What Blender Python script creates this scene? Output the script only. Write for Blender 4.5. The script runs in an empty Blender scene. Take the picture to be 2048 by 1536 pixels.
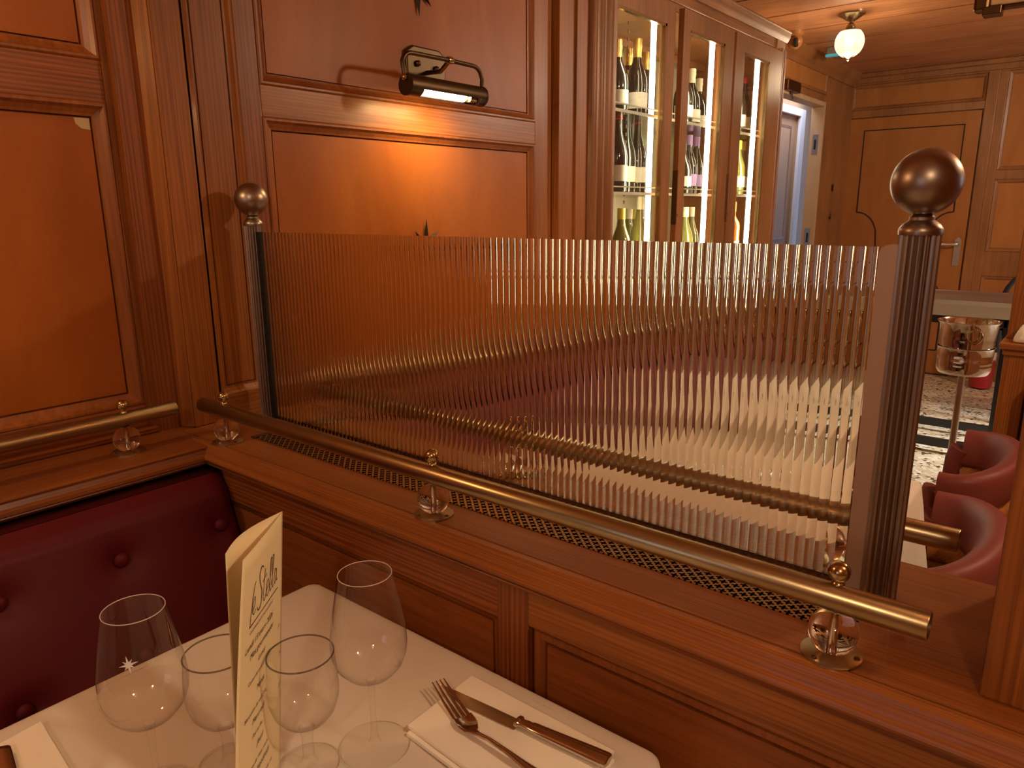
import bpy, math, random
from mathutils import Matrix, Vector
random.seed(7)
PI = math.pi
S = bpy.context.scene
COL = S.collection

# ------------------------------------------------------------------ camera, world, lights, exposure
cam_d = bpy.data.cameras.new('camera')
cam = bpy.data.objects.new('camera', cam_d); COL.objects.link(cam)
CM = ((0.62806739, -0.77811691, -0.00808878), (-0.18727179, -0.14105331, -0.9721282), (0.75528844, 0.61207682, -0.23431033))
r, d, f = [Vector(v) for v in CM]
EYE = Vector((0, 0, 1.32))
cam.matrix_world = Matrix(((r.x, -d.x, -f.x, EYE.x), (r.y, -d.y, -f.y, EYE.y), (r.z, -d.z, -f.z, EYE.z), (0, 0, 0, 1)))
cam_d.sensor_fit = 'HORIZONTAL'; cam_d.sensor_width = 36.0
cam_d.lens = 1454.26 / 2048 * 36.0
cam_d.clip_start = 0.02
S.camera = cam

w = bpy.data.worlds.new('world'); S.world = w; w.use_nodes = True
w.node_tree.nodes['Background'].inputs[0].default_value = (0.55, 0.68, 1.0, 1)
w.node_tree.nodes['Background'].inputs[1].default_value = 0.6

S.view_settings.view_transform = 'Standard'
S.view_settings.look = 'None'
S.view_settings.exposure = 0.9
S.view_settings.gamma = 1.0
S.view_settings.use_curve_mapping = False
S.cycles.max_bounces = 16
S.cycles.transmission_bounces = 12
S.cycles.transparent_max_bounces = 24
S.cycles.sample_clamp_indirect = 4.0

WARM = (1.0, 0.76, 0.48)
K = 1.0
def lamp(name, loc, watts, color=WARM, radius=0.05, kind='POINT', size=None, rot=None):
    L = bpy.data.lights.new(name, kind); L.energy = watts; L.color = color
    if kind == 'AREA':
        L.shape = 'RECTANGLE'; L.size, L.size_y = size
    else:
        L.shadow_soft_size = radius
    o = bpy.data.objects.new(name, L); COL.objects.link(o); o.location = loc
    if rot: o.rotation_euler = rot
    return o
# the room's ceiling lamps (the one in view has its own bulb in its builder)
lamp('ceiling_lamp_light', (2.7, -0.8, 2.15), 25, radius=0.07)
lamp('ceiling_lamp_light', (4.5, -0.95, 2.15), 40, (1.0, .86, .66), radius=0.07)
lamp('ceiling_lamp_light', (0.75, -0.85, 2.15), 25, radius=0.07)
lamp('ceiling_lamp_light', (-1.1, -0.6, 2.15), 13, radius=0.07)
# daylight through the street windows of the right wall
def aim(o, target):
    v = Vector(target) - o.location; o.rotation_euler = v.to_track_quat('-Z', 'Y').to_euler()
DAY = (0.60, 0.75, 1.0)
sh = lamp('window_daylight', (4.9, -2.66, 1.95), 9, (.78, .88, 1.0), kind='AREA', size=(.6, .25))
aim(sh, (4.5, .62, 0)); sh.data.spread = math.radians(38)
lamp('window_daylight', (5.0, -2.72, 1.60), 5, DAY, kind='AREA', size=(.9, .8), rot=(PI/2, 0, 0))

# ------------------------------------------------------------------ mesh helper
class B:
    def __init__(s): s.v = []; s.f = []
    def add(s, vs, fs):
        n = len(s.v); s.v += [tuple(p) for p in vs]; s.f += [tuple(n + i for i in q) for q in fs]; return s
    def box(s, x0, x1, y0, y1, z0, z1):
        return s.add([(x, y, z) for x in (x0, x1) for y in (y0, y1) for z in (z0, z1)],
                     [(0, 1, 3, 2), (4, 6, 7, 5), (0, 4, 5, 1), (2, 3, 7, 6), (0, 2, 6, 4), (1, 5, 7, 3)])
    def lathe(s, prof, c=(0, 0, 0), n=24, axis='z', caps=True):
        vs = []
        for (rr, h) in prof:
            for i in range(n):
                a = 2 * PI * i / n; u, v = rr * math.cos(a), rr * math.sin(a)
                if axis == 'z': p = (u, v, h)
                elif axis == 'x': p = (h, u, v)
                else: p = (v, h, u)
                vs.append((p[0] + c[0], p[1] + c[1], p[2] + c[2]))
        fs = []
        for k in range(len(prof) - 1):
            for i in range(n):
                j = (i + 1) % n; a = k * n
                fs.append((a + i, a + j, a + n + j, a + n + i))
        if caps:
            if prof[0][0] > 1e-6: fs.append(tuple(range(n))[::-1])
            if prof[-1][0] > 1e-6: fs.append(tuple((len(prof) - 1) * n + i for i in range(n)))
        return s.add(vs, fs)
    def tube(s, pts, rad, n=10, closed=False, caps=True):
        pts = [Vector(p) for p in pts]; m = len(pts); vs = []
        rads = rad if isinstance(rad, (list, tuple)) else [rad] * m
        prev = None
        for i, p in enumerate(pts):
            a = pts[(i - 1) % m] if (closed or i > 0) else p
            b = pts[(i + 1) % m] if (closed or i < m - 1) else p
            t = (b - a).normalized()
            if prev is None:
                up = Vector((0, 0, 1)) if abs(t.z) < .9 else Vector((1, 0, 0))
                q = t.cross(up).normalized()
            else:
                q = (prev - t * prev.dot(t)).normalized()
            prev = q; w2 = t.cross(q)
            for k in range(n):
                an = 2 * PI * k / n
                vs.append(p + (q * math.cos(an) + w2 * math.sin(an)) * rads[i])
        fs = []
        for i in range(m if closed else m - 1):
            j = (i + 1) % m
            for k in range(n):
                l = (k + 1) % n
                fs.append((i * n + k, i * n + l, j * n + l, j * n + k))
        if caps and not closed:
            fs.append(tuple(range(n))[::-1]); fs.append(tuple((m - 1) * n + k for k in range(n)))
        return s.add(vs, fs)
    def sphere(s, c, r, n=24, m=14):
        prof = [(r * math.sin(PI * i / m) if 0 < i < m else 0.0, -r * math.cos(PI * i / m)) for i in range(m + 1)]
        return s.lathe(prof, c, n)
    def prism(s, poly, axis, a, b):
        # poly in the two other axes (x: (y,z), y: (x,z), z: (x,y))
        def P(p, h):
            return (h, p[0], p[1]) if axis == 'x' else (p[0], h, p[1]) if axis == 'y' else (p[0], p[1], h)
        n = len(poly); vs = [P(p, a) for p in poly] + [P(p, b) for p in poly]
        fs = [(i, (i + 1) % n, n + (i + 1) % n, n + i) for i in range(n)]
        fs += [tuple(range(n))[::-1], tuple(n + i for i in range(n))]
        return s.add(vs, fs)
    def frame(s, u0, u1, w0, w1, prof, fn, panel=True):
        # mitred moulding round a rectangle: prof = [(inset, depth)...]; fn(u, w, depth) -> xyz
        vs = []; fs = []
        for (i, dd) in prof:
            vs += [fn(u0 + i, w0 + i, dd), fn(u1 - i, w0 + i, dd), fn(u1 - i, w1 - i, dd), fn(u0 + i, w1 - i, dd)]
        for k in range(len(prof) - 1):
            for i in range(4):
                j = (i + 1) % 4; fs.append((4 * k + i, 4 * k + j, 4 * k + 4 + j, 4 * k + 4 + i))
        if panel:
            k = 4 * (len(prof) - 1); fs.append((k, k + 1, k + 2, k + 3))
        return s.add(vs, fs)

def obj(name, b, mat, parent=None, smooth=False, bevel=0, world=True, angle=40, sub=0, solid=0):
    me = bpy.data.meshes.new(name); me.from_pydata(b.v, [], b.f); me.update()
    if mat: me.materials.append(mat)
    import bmesh
    bm = bmesh.new(); bm.from_mesh(me); bmesh.ops.recalc_face_normals(bm, faces=bm.faces[:]); bm.to_mesh(me); bm.free()
    o = bpy.data.objects.new(name, me); COL.objects.link(o)
    if smooth:
        me.shade_smooth()
        if smooth != 'all':
            try: me.set_sharp_from_angle(angle=math.radians(angle))
            except Exception: pass
    if parent is not None:
        o.parent = parent
        if world:
            if parent.parent is None: o.matrix_parent_inverse = Matrix.Translation(-parent.location)
    if solid:
        m = o.modifiers.new('s', 'SOLIDIFY'); m.thickness = solid; m.offset = 0
    if bevel:
        m = o.modifiers.new('b', 'BEVEL'); m.width = bevel; m.segments = 2; m.limit_method = 'ANGLE'; m.angle_limit = math.radians(35)
    if sub:
        m = o.modifiers.new('u', 'SUBSURF'); m.levels = sub; m.render_levels = sub
    return o
def thing(name, loc, label, cat, group=None, rz=0):
    o = bpy.data.objects.new(name, None); COL.objects.link(o); o.location = loc; o.rotation_euler = (0, 0, rz)
    o.empty_display_size = .05
    o['label'] = label; o['category'] = cat
    if group: o['group'] = group
    return o
def tag(o, label, cat, group=None):
    o['label'] = label; o['category'] = cat
    if group: o['group'] = group
    return o
def struct(o): o['kind'] = 'structure'; return o
def sgroup(name, loc=(0, 0, 0)):
    o = bpy.data.objects.new(name, None); COL.objects.link(o); o.location = loc; o['kind'] = 'structure'; return o
def dup(root, loc, label=None, group=None, rz=None, scale=None):
    def rec(o, parent):
        c = o.copy(); COL.objects.link(c)
        if parent: c.parent = parent
        for ch in [q for q in bpy.data.objects if q.parent == o]: rec(ch, c)
        return c
    c = rec(root, None); c.location = loc
    if rz is not None: c.rotation_euler = (0, 0, rz)
    if scale: c.scale = scale
    if label: c['label'] = label
    if group: c['group'] = group
    return c

# ------------------------------------------------------------------ materials
def newmat(name):
    m = bpy.data.materials.new(name); m.use_nodes = True; nt = m.node_tree
    return m, nt, nt.nodes['Principled BSDF']
def N(nt, t, **kw):
    n = nt.nodes.new(t)
    for k, v in kw.items(): setattr(n, k, v)
    return n
def pbr(name, col, rough=.5, metal=0, coat=0, bump=0, bscale=200, spec=.5):
    m, nt, p = newmat(name)
    p.inputs['Base Color'].default_value = (*col, 1); p.inputs['Roughness'].default_value = rough
    p.inputs['Metallic'].default_value = metal; p.inputs['Coat Weight'].default_value = coat
    p.inputs['Specular IOR Level'].default_value = spec
    if bump:
        tc = N(nt, 'ShaderNodeTexCoord'); nz = N(nt, 'ShaderNodeTexNoise'); nz.inputs['Scale'].default_value = bscale
        bp = N(nt, 'ShaderNodeBump'); bp.inputs['Strength'].default_value = bump; bp.inputs['Distance'].default_value = .002
        nt.links.new(tc.outputs['Object'], nz.inputs['Vector']); nt.links.new(nz.outputs[0], bp.inputs['Height'])
        nt.links.new(bp.outputs[0], p.inputs['Normal'])
    return m
def wood(name, lo, hi, axis='z', rough=.42, coat=.12, fine=1.25, lines=.22, coatr=.2):
    m, nt, p = newmat(name); L = nt.links.new
    tc = N(nt, 'ShaderNodeTexCoord')
    def mapped(al, ac):
        mp = N(nt, 'ShaderNodeMapping')
        sc = {'x': (al, ac, ac), 'y': (ac, al, ac), 'z': (ac, ac, al)}[axis]
        mp.inputs['Scale'].default_value = sc; L(tc.outputs['Object'], mp.inputs['Vector']); return mp
    n1 = N(nt, 'ShaderNodeTexNoise'); n1.inputs['Scale'].default_value = 1; n1.inputs['Detail'].default_value = 5
    n1.inputs['Roughness'].default_value = .65; n1.inputs['Distortion'].default_value = .4
    L(mapped(1.6, 55 * fine).outputs[0], n1.inputs['Vector'])
    n2 = N(nt, 'ShaderNodeTexNoise'); n2.inputs['Scale'].default_value = 1; n2.inputs['Detail'].default_value = 3
    L(mapped(9, 420 * fine).outputs[0], n2.inputs['Vector'])
    n3 = N(nt, 'ShaderNodeTexNoise'); n3.inputs['Scale'].default_value = 3.5; n3.inputs['Detail'].default_value = 2
    L(mapped(.6, 1.6).outputs[0], n3.inputs['Vector'])
    wv = N(nt, 'ShaderNodeTexWave'); wv.bands_direction = 'DIAGONAL'; wv.inputs['Scale'].default_value = 1.0
    wv.inputs['Distortion'].default_value = 14.0; wv.inputs['Detail'].default_value = 4; wv.inputs['Detail Scale'].default_value = .35; wv.inputs['Detail Roughness'].default_value = .6
    L(mapped(.9, 62 * fine).outputs[0], wv.inputs['Vector'])
    mx = N(nt, 'ShaderNodeMix'); mx.data_type = 'FLOAT'; mx.inputs[0].default_value = lines
    L(n1.outputs[0], mx.inputs[2]); L(wv.outputs[1], mx.inputs[3])
    cr = N(nt, 'ShaderNodeValToRGB'); cr.color_ramp.elements[0].color = (*lo, 1); cr.color_ramp.elements[1].color = (*hi, 1)
    cr.color_ramp.elements[0].position = .12; cr.color_ramp.elements[1].position = .72
    L(mx.outputs[0], cr.inputs[0])
    mr = N(nt, 'ShaderNodeMapRange'); mr.inputs[1].default_value = .3; mr.inputs[2].default_value = .6
    mr.inputs[3].default_value = .72; mr.inputs[4].default_value = 1.0; L(n2.outputs[0], mr.inputs[0])
    mr3 = N(nt, 'ShaderNodeMapRange'); mr3.inputs[1].default_value = .3; mr3.inputs[2].default_value = .7
    mr3.inputs[3].default_value = .8; mr3.inputs[4].default_value = 1.15; L(n3.outputs[0], mr3.inputs[0])
    mul = N(nt, 'ShaderNodeMath', operation='MULTIPLY'); L(mr.outputs[0], mul.inputs[0]); L(mr3.outputs[0], mul.inputs[1])
    vm = N(nt, 'ShaderNodeVectorMath', operation='SCALE'); L(cr.outputs[0], vm.inputs[0]); L(mul.outputs[0], vm.inputs['Scale'])
    L(vm.outputs[0], p.inputs['Base Color'])
    p.inputs['Roughness'].default_value = rough; p.inputs['Coat Weight'].default_value = coat; p.inputs['Coat Roughness'].default_value = coatr
    p.inputs['Specular IOR Level'].default_value = .35
    bp = N(nt, 'ShaderNodeBump'); bp.inputs['Strength'].default_value = .12; bp.inputs['Distance'].default_value = .001
    L(n2.outputs[0], bp.inputs['Height']); L(bp.outputs[0], p.inputs['Normal'])
    return m
def veneer(name, lo, hi, rough=.42, coat=.10, scale=2.2, rot=0):
    m, nt, p = newmat(name); L = nt.links.new
    tc = N(nt, 'ShaderNodeTexCoord'); mp = N(nt, 'ShaderNodeMapping'); mp.inputs['Rotation'].default_value = (0, rot, 0)
    mp.inputs['Scale'].default_value = (3, 3, 1); L(tc.outputs['Object'], mp.inputs['Vector'])
    n1 = N(nt, 'ShaderNodeTexNoise'); n1.inputs['Scale'].default_value = scale; n1.inputs['Detail'].default_value = 3; n1.inputs['Distortion'].default_value = .8
    n2 = N(nt, 'ShaderNodeTexNoise'); n2.inputs['Scale'].default_value = 60; n2.inputs['Detail'].default_value = 5
    L(mp.outputs[0], n1.inputs['Vector']); L(mp.outputs[0], n2.inputs['Vector'])
    mx = N(nt, 'ShaderNodeMix'); mx.data_type = 'FLOAT'; mx.inputs[0].default_value = .2
    L(n1.outputs[0], mx.inputs[2]); L(n2.outputs[0], mx.inputs[3])
    cr = N(nt, 'ShaderNodeValToRGB'); cr.color_ramp.elements[0].color = (*lo, 1); cr.color_ramp.elements[1].color = (*hi, 1)
    cr.color_ramp.elements[0].position = .3; cr.color_ramp.elements[1].position = .7
    L(mx.outputs[0], cr.inputs[0]); L(cr.outputs[0], p.inputs['Base Color'])
    p.inputs['Roughness'].default_value = rough; p.inputs['Coat Weight'].default_value = coat; p.inputs['Coat Roughness'].default_value = .30; p.inputs['Specular IOR Level'].default_value = .18
    bp = N(nt, 'ShaderNodeBump'); bp.inputs['Strength'].default_value = .05; bp.inputs['Distance'].default_value = .002
    L(n1.outputs[0], bp.inputs['Height']); L(bp.outputs[0], p.inputs['Normal'])
    return m
def emit(name, col, k):
    m, nt, p = newmat(name)
    p.inputs['Base Color'].default_value = (*col, 1); p.inputs['Emission Color'].default_value = (*col, 1); p.inputs['Emission Strength'].default_value = k
    return m
def glass_solid(name, col=(1, 1, 1), ior=1.5, rough=0):
    m, nt, p = newmat(name); nt.nodes.remove(p)
    g = N(nt, 'ShaderNodeBsdfGlass'); g.inputs['Color'].default_value = (*col, 1); g.inputs['IOR'].default_value = ior; g.inputs['Roughness'].default_value = rough
    nt.links.new(g.outputs[0], nt.nodes['Material Output'].inputs[0]); return m
def glass_thin(name, tint=(.97, .97, .96), edge=(.62, .60, .56), base=.045, refl=1.0):
    # thin-walled glass: what is behind shows straight through, the rim of the silhouette darkens, the surface reflects
    m, nt, p = newmat(name); nt.nodes.remove(p); L = nt.links.new
    lw = N(nt, 'ShaderNodeLayerWeight'); lw.inputs['Blend'].default_value = .5
    pw = N(nt, 'ShaderNodeMath', operation='POWER'); pw.inputs[1].default_value = 4.0; L(lw.outputs['Facing'], pw.inputs[0])
    p5 = N(nt, 'ShaderNodeMath', operation='POWER'); p5.inputs[1].default_value = 5.0; L(lw.outputs['Facing'], p5.inputs[0])
    fr = N(nt, 'ShaderNodeMath', operation='MULTIPLY_ADD'); fr.inputs[1].default_value = .7; fr.inputs[2].default_value = base; L(p5.outputs[0], fr.inputs[0])
    mc = N(nt, 'ShaderNodeMix'); mc.data_type = 'RGBA'; mc.inputs[6].default_value = (*tint, 1); mc.inputs[7].default_value = (*edge, 1)
    L(pw.outputs[0], mc.inputs[0])
    t = N(nt, 'ShaderNodeBsdfTransparent'); L(mc.outputs[2], t.inputs[0])
    g = N(nt, 'ShaderNodeBsdfGlossy'); g.inputs['Roughness'].default_value = .02; g.inputs['Color'].default_value = (refl, refl, refl, 1)
    mx = N(nt, 'ShaderNodeMixShader'); L(fr.outputs[0], mx.inputs[0]); L(t.outputs[0], mx.inputs[1]); L(g.outputs[0], mx.inputs[2])
    L(mx.outputs[0], nt.nodes['Material Output'].inputs[0]); return m

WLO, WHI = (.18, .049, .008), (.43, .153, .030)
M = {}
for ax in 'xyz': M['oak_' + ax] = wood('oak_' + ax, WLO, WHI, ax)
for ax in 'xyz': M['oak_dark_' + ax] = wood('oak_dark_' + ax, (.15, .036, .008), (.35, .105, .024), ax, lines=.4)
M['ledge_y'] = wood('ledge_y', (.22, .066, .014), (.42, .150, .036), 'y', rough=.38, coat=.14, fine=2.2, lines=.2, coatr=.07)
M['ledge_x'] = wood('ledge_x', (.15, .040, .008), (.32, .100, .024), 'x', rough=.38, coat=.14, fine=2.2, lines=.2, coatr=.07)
M['cab'] = wood('cabinet_wood', (.20, .074, .020), (.36, .145, .045), 'z', fine=.7, lines=.2, rough=.35)
M['cab_x'] = wood('cabinet_wood_x', (.20, .074, .020), (.36, .145, .045), 'x', fine=.7, lines=.2, rough=.35)
M['panel_y'] = wood('panel_wood_y', (.22, .058, .011), (.36, .112, .024), 'y', fine=.5, lines=.1)
M['mould'] = wood('moulding_wood', (.22, .060, .012), (.34, .108, .024), 'z', fine=.35, lines=.1)
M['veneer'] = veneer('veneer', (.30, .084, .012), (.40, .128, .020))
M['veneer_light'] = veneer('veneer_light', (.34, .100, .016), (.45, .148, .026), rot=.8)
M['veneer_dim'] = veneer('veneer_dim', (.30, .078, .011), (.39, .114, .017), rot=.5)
M['veneer_far'] = veneer('veneer_far', (.33, .118, .028), (.42, .165, .042), rough=.5, coat=.05)
M['oak_far'] = wood('oak_far', (.22, .080, .022), (.38, .155, .046), 'z', lines=.2)
M['ceil'] = wood('ceiling_boards', (.44, .18, .075), (.62, .28, .125), 'y', fine=.25, lines=.3, rough=.35, coat=.3)
M['brass'] = pbr('antique_brass', (.45, .375, .225), .30, 1, bump=.03, bscale=60)
M['brass_post'] = pbr('brown_bronze', (.37, .31, .255), .36, 1)
M['brass_bright'] = pbr('polished_brass', (.50, .38, .20), .2, 1)
M['lamp_bronze'] = pbr('lamp_bronze', (.105, .075, .048), .42, 1)
M['star_black'] = pbr('star_black', (.018, .013, .010), .4, .5)
M['bronze_dark'] = pbr('dark_bronze', (.14, .075, .035), .35, 1)
M['black'] = pbr('black_metal', (.012, .012, .014), .35)
M['rubber'] = pbr('black_rubber', (.006, .006, .007), .6)
M['dark_gap'] = pbr('dark_gap', (.02, .008, .004), .8)
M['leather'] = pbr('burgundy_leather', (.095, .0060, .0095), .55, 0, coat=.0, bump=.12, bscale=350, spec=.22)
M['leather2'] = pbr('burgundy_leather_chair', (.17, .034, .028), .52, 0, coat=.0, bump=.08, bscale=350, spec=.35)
M['cloth'] = pbr('white_cloth', (.70, .655, .585), .85, bump=.35, bscale=45)
M['napkin'] = pbr('white_napkin', (.93, .89, .78), .85, bump=.15, bscale=700)
M['paper'] = pbr('cream_paper', (.78, .67, .42), .7)
M['ink'] = pbr('brown_ink', (.035, .014, .014), .7)
M['silver'] = pbr('polished_steel', (.62, .56, .50), .16, 1)
M['chrome'] = pbr('chrome', (.66, .62, .58), .07, 1)
M['satin'] = pbr('satin_steel', (.55, .52, .48), .32, 1)
M['white'] = pbr('white_paint', (.78, .78, .80), .5)
M['pale'] = veneer('pale_door', (.42, .26, .14), (.50, .33, .19), rough=.5, coat=.1)
M['red'] = pbr('red_enamel', (.42, .012, .02), .3, coat=.4)
M['grey_plastic'] = pbr('grey_plastic', (.22, .18, .17), .45)
M['teal'] = emit('teal_sign_face', (.08, .45, .55), .15)
M['reeded'] = glass_solid('reeded_glass', (.97, .95, .885), 1.48)
M['crystal'] = glass_solid('crystal', (.99, .97, .94), 1.5)
M['stem'] = glass_thin('wine_glass', tint=(.99, .985, .98), edge=(.46, .40, .35), base=.05)
M['tumbler'] = glass_thin('water_glass', tint=(.975, .97, .96), edge=(.45, .40, .35))
M['stemsolid'] = glass_thin('glass_stem', tint=(.985, .98, .975), edge=(.74, .70, .66))
M['footglass'] = glass_thin('glass_foot', tint=(.99, .99, .985), edge=(.92, .90, .88), base=.018)
M['rim_glint'] = pbr('painted_rim_glint', (.62, .55, .48), .12)  # pale opaque colour, paints the bright glint along glass rims and feet
M['rimline'] = glass_thin('glass_rim', tint=(.55, .52, .50), edge=(.25, .22, .20))
M['pane'] = glass_thin('cabinet_pane', tint=(.96, .97, .95), edge=(.9, .92, .9))
M['shelfglass'] = glass_thin('shelf_glass', tint=(.80, .84, .76), edge=(.62, .70, .58))
M['shelfedge'] = pbr('shelf_edge', (.85, .84, .70), .2)
M['led'] = emit('led_strip', (1.0, .90, .66), 15)
M['mirror_back'] = pbr('smoked_back', (.50, .42, .25), .35, .2)
M['bottle'] = pbr('dark_bottle_glass', (.012, .014, .008), .08, coat=.6)
M['bottle_white'] = pbr('olive_bottle_glass', (.16, .15, .03), .08, coat=.6)
M['bottle_rose'] = pbr('amber_bottle_glass', (.50, .17, .04), .08, coat=.6)
M['gold'] = pbr('gold_foil', (.78, .50, .14), .32, .7)
M['capred'] = pbr('red_capsule', (.55, .05, .04), .35)
M['capviolet'] = pbr('violet_capsule', (.34, .20, .44), .4)
M['capcream'] = pbr('cream_capsule', (.75, .68, .45), .4)
M['capyellow'] = pbr('yellow_capsule', (.62, .52, .06), .4)
M['capblack'] = pbr('black_capsule', (.02, .02, .02), .4)
M['label'] = pbr('paper_label', (.58, .53, .42), .6)
M['labelviolet'] = pbr('violet_label', (.45, .30, .55), .6)
M['labeltan'] = pbr('tan_label', (.55, .40, .22), .6)

# terrazzo floor
m, nt, p = newmat('terrazzo'); L = nt.links.new
tc = N(nt, 'ShaderNodeTexCoord'); vo = N(nt, 'ShaderNodeTexVoronoi'); vo.inputs['Scale'].default_value = 62
L(tc.outputs['Object'], vo.inputs['Vector'])
cr = N(nt, 'ShaderNodeValToRGB'); e = cr.color_ramp.elements
e[0].position = 0; e[0].color = (.10, .06, .04, 1); e[1].position = .13; e[1].color = (.52, .41, .23, 1)
for pos, c in ((.45, (.66, .56, .36, 1)), (.7, (.56, .44, .25, 1)), (.9, (.74, .66, .48, 1))):
    q = e.new(pos); q.color = c
cr.color_ramp.interpolation = 'CONSTANT'
sx = N(nt, 'ShaderNodeSeparateColor'); L(vo.outputs['Color'], sx.inputs[0]); L(sx.outputs[0], cr.inputs[0]); L(cr.outputs[0], p.inputs['Base Color'])
p.inputs['Roughness'].default_value = .35
M['terrazzo'] = m

# perforated brass grille: rows of four-petal crosses, every other row shifted
def grille_mat():
    m, nt, p = newmat('perforated_brass'); L = nt.links.new
    tc = N(nt, 'ShaderNodeTexCoord'); sp = N(nt, 'ShaderNodeSeparateXYZ'); L(tc.outputs['Object'], sp.inputs[0])
    def mth(op, a, b=None, c=None):
        n = N(nt, 'ShaderNodeMath', operation=op)
        for i, q in enumerate((a, b, c)):
            if q is None: continue
            if isinstance(q, (int, float)): n.inputs[i].default_value = q
            else: L(q, n.inputs[i])
        return n.outputs[0]
    PX, PY = .0138, .0150
    def lattice(ox, oy):
        u = mth('MULTIPLY', mth('SUBTRACT', mth('FRACT', mth('DIVIDE', mth('SUBTRACT', sp.outputs[0], ox), PX)), .5), PX)
        v = mth('MULTIPLY', mth('SUBTRACT', mth('FRACT', mth('DIVIDE', mth('SUBTRACT', sp.outputs[1], oy), PY)), .5), PY)
        au, av = mth('ABSOLUTE', u), mth('ABSOLUTE', v)
        def petal(a, b):
            e1 = mth('POWER', mth('DIVIDE', mth('SUBTRACT', a, .0026), .0026), 2.0)
            e2 = mth('POWER', mth('DIVIDE', b, .0016), 2.0)
            return mth('LESS_THAN', mth('ADD', e1, e2), 1.0)
        return mth('MAXIMUM', petal(au, av), petal(av, au))
    k = mth('MAXIMUM', lattice(.7381, .3199), lattice(.7381 + PX / 2, .3199 + PY / 2))
    mx = N(nt, 'ShaderNodeMix'); mx.data_type = 'RGBA'; mx.inputs[6].default_value = (.50, .31, .12, 1); mx.inputs[7].default_value = (.004, .003, .003, 1)
    L(k, mx.inputs[0]); L(mx.outputs[2], p.inputs['Base Color'])
    L(mth('SUBTRACT', .85, mth('MULTIPLY', k, .85)), p.inputs['Metallic'])
    L(mth('ADD', .38, mth('MULTIPLY', k, .5)), p.inputs['Roughness'])
    L(mth('MULTIPLY', mth('SUBTRACT', 1.0, k), .5), p.inputs['Specular IOR Level'])
    return m
M['grille'] = grille_mat()

# ------------------------------------------------------------------ room shell
H = 2.33
struct(obj('floor', B().box(-2.2, 8.6, -2.9, 3.4, -.05, 0), M['terrazzo']))
ceil = struct(obj('ceiling', B().box(-2.2, 8.6, -2.9, 3.4, H, H + .05), M['ceil']))
b = B()
for i in range(20): b.box(-1.6 + i * .42, -1.594 + i * .42, -2.9, 1.75, H - .002, H + .001)
obj('board_joint', b, M['oak_dark_y'], ceil)
struct(obj('wall_front', B().box(-2.2, -2.1, -2.9, 1.6, 0, H), M['oak_z']))

# right wall (behind the viewer) with a street window
wr = sgroup('wall_right', (3, -2.8, 0))
obj('wall_panel', B().box(-2.2, 4.5, -2.9, -2.8, 0, H).box(5.5, 6.6, -2.9, -2.8, 0, H).box(4.5, 5.5, -2.9, -2.8, 0, 1.15).box(4.5, 5.5, -2.9, -2.8, 2.05, H), M['oak_z'], wr)
M['sky'] = emit('street_daylight', (.60, .76, 1.0), 1.6)
x0, x1 = 4.5, 5.5
g = sgroup('window_1', (x0, -2.85, 1.15))
obj('window_pane', B().box(x0, x1, -2.87, -2.86, 1.15, 2.05), M['sky'], g)
b = B().box(x0, x0 + .05, -2.855, -2.78, 1.15, 2.05).box(x1 - .05, x1, -2.855, -2.78, 1.15, 2.05)
b.box(x0 + .05, x1 - .05, -2.855, -2.78, 1.15, 1.20).box(x0 + .05, x1 - .05, -2.855, -2.78, 2.0, 2.05).box((x0 + x1) / 2 - .025, (x0 + x1) / 2 + .025, -2.855, -2.79, 1.20, 2.0)
obj('window_frame', b, M['oak_z'], g, bevel=.004)

# street window in the wall behind the viewer
g = sgroup('window_2', (-2.09, .5, .95))
M['sky2'] = emit('street_daylight_shaded', (.80, .84, 1.0), .45)
obj('window_pane', B().box(-2.098, -2.093, .15, .95, .95, 1.80), M['sky2'], g)
b = B().box(-2.10, -2.06, .10, .15, .90, 1.85).box(-2.10, -2.06, .95, 1.0, .90, 1.85).box(-2.10, -2.06, .15, .95, .90, .95).box(-2.10, -2.06, .15, .95, 1.80, 1.85).box(-2.092, -2.07, .54, .56, .95, 1.80)
obj('window_frame', b, M['oak_z'], g, bevel=.004)

# left wall: panelling over the banquette, the picture-lamp bay and its pilaster
wl = sgroup('wall_left', (0.7, 1.4, 0))
MOULD = [(0, 0), (.003, -.003), (.007, -.003), (.012, .004), (.020, .009), (.024, .010), (.0245, .018), (.027, .018), (.0275, .012)]
YL, YP = 1.45, 1.40
obj('wall_core', B().box(-2.2, 8.6, 3.3, 3.4, 0, H).box(-2.2, .66, YL + .03, YL + .1, 0, H).box(.64, 2.10, YP + .03, YP + .15, 0, H), M['oak_dark_z'], wl)
# left bay
obj('stile', B().box(.628, .676, YL, YL + .03, .89, H), M['oak_z'], wl, bevel=.002)
obj('rail', B().box(-2.1, .628, YL, YL + .03, 1.512, 1.583), M['oak_dark_x'], wl, bevel=.001)
obj('rail', B().box(-2.1, .628, YL, YL + .03, .89, .948), M['oak_dark_x'], wl, bevel=.001)
obj('rail', B().box(-2.1, .628, YL, YL + .03, 2.26, H), M['oak_dark_x'], wl)
fnL = lambda u, v, dd: (u, YL + dd, v)
def framed(parent, u0, u1, w0, w1, fn, mats, prof=MOULD, names=('moulding', 'panel')):
    obj(names[0], B().frame(u0, u1, w0, w1, prof, fn, panel=False), mats[0], parent)
    i, dd = prof[-1]
    obj(names[1], B().add([fn(u0 + i, w0 + i, dd), fn(u1 - i, w0 + i, dd), fn(u1 - i, w1 - i, dd), fn(u0 + i, w1 - i, dd)], [(0, 1, 2, 3)]), mats[1], parent)
framed(wl, -.75, .628, .948, 1.512, fnL, (M['mould'], M['veneer_dim']))
framed(wl, -.75, .628, 1.583, 2.26, fnL, (M['mould'], M['veneer_dim']))
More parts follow.
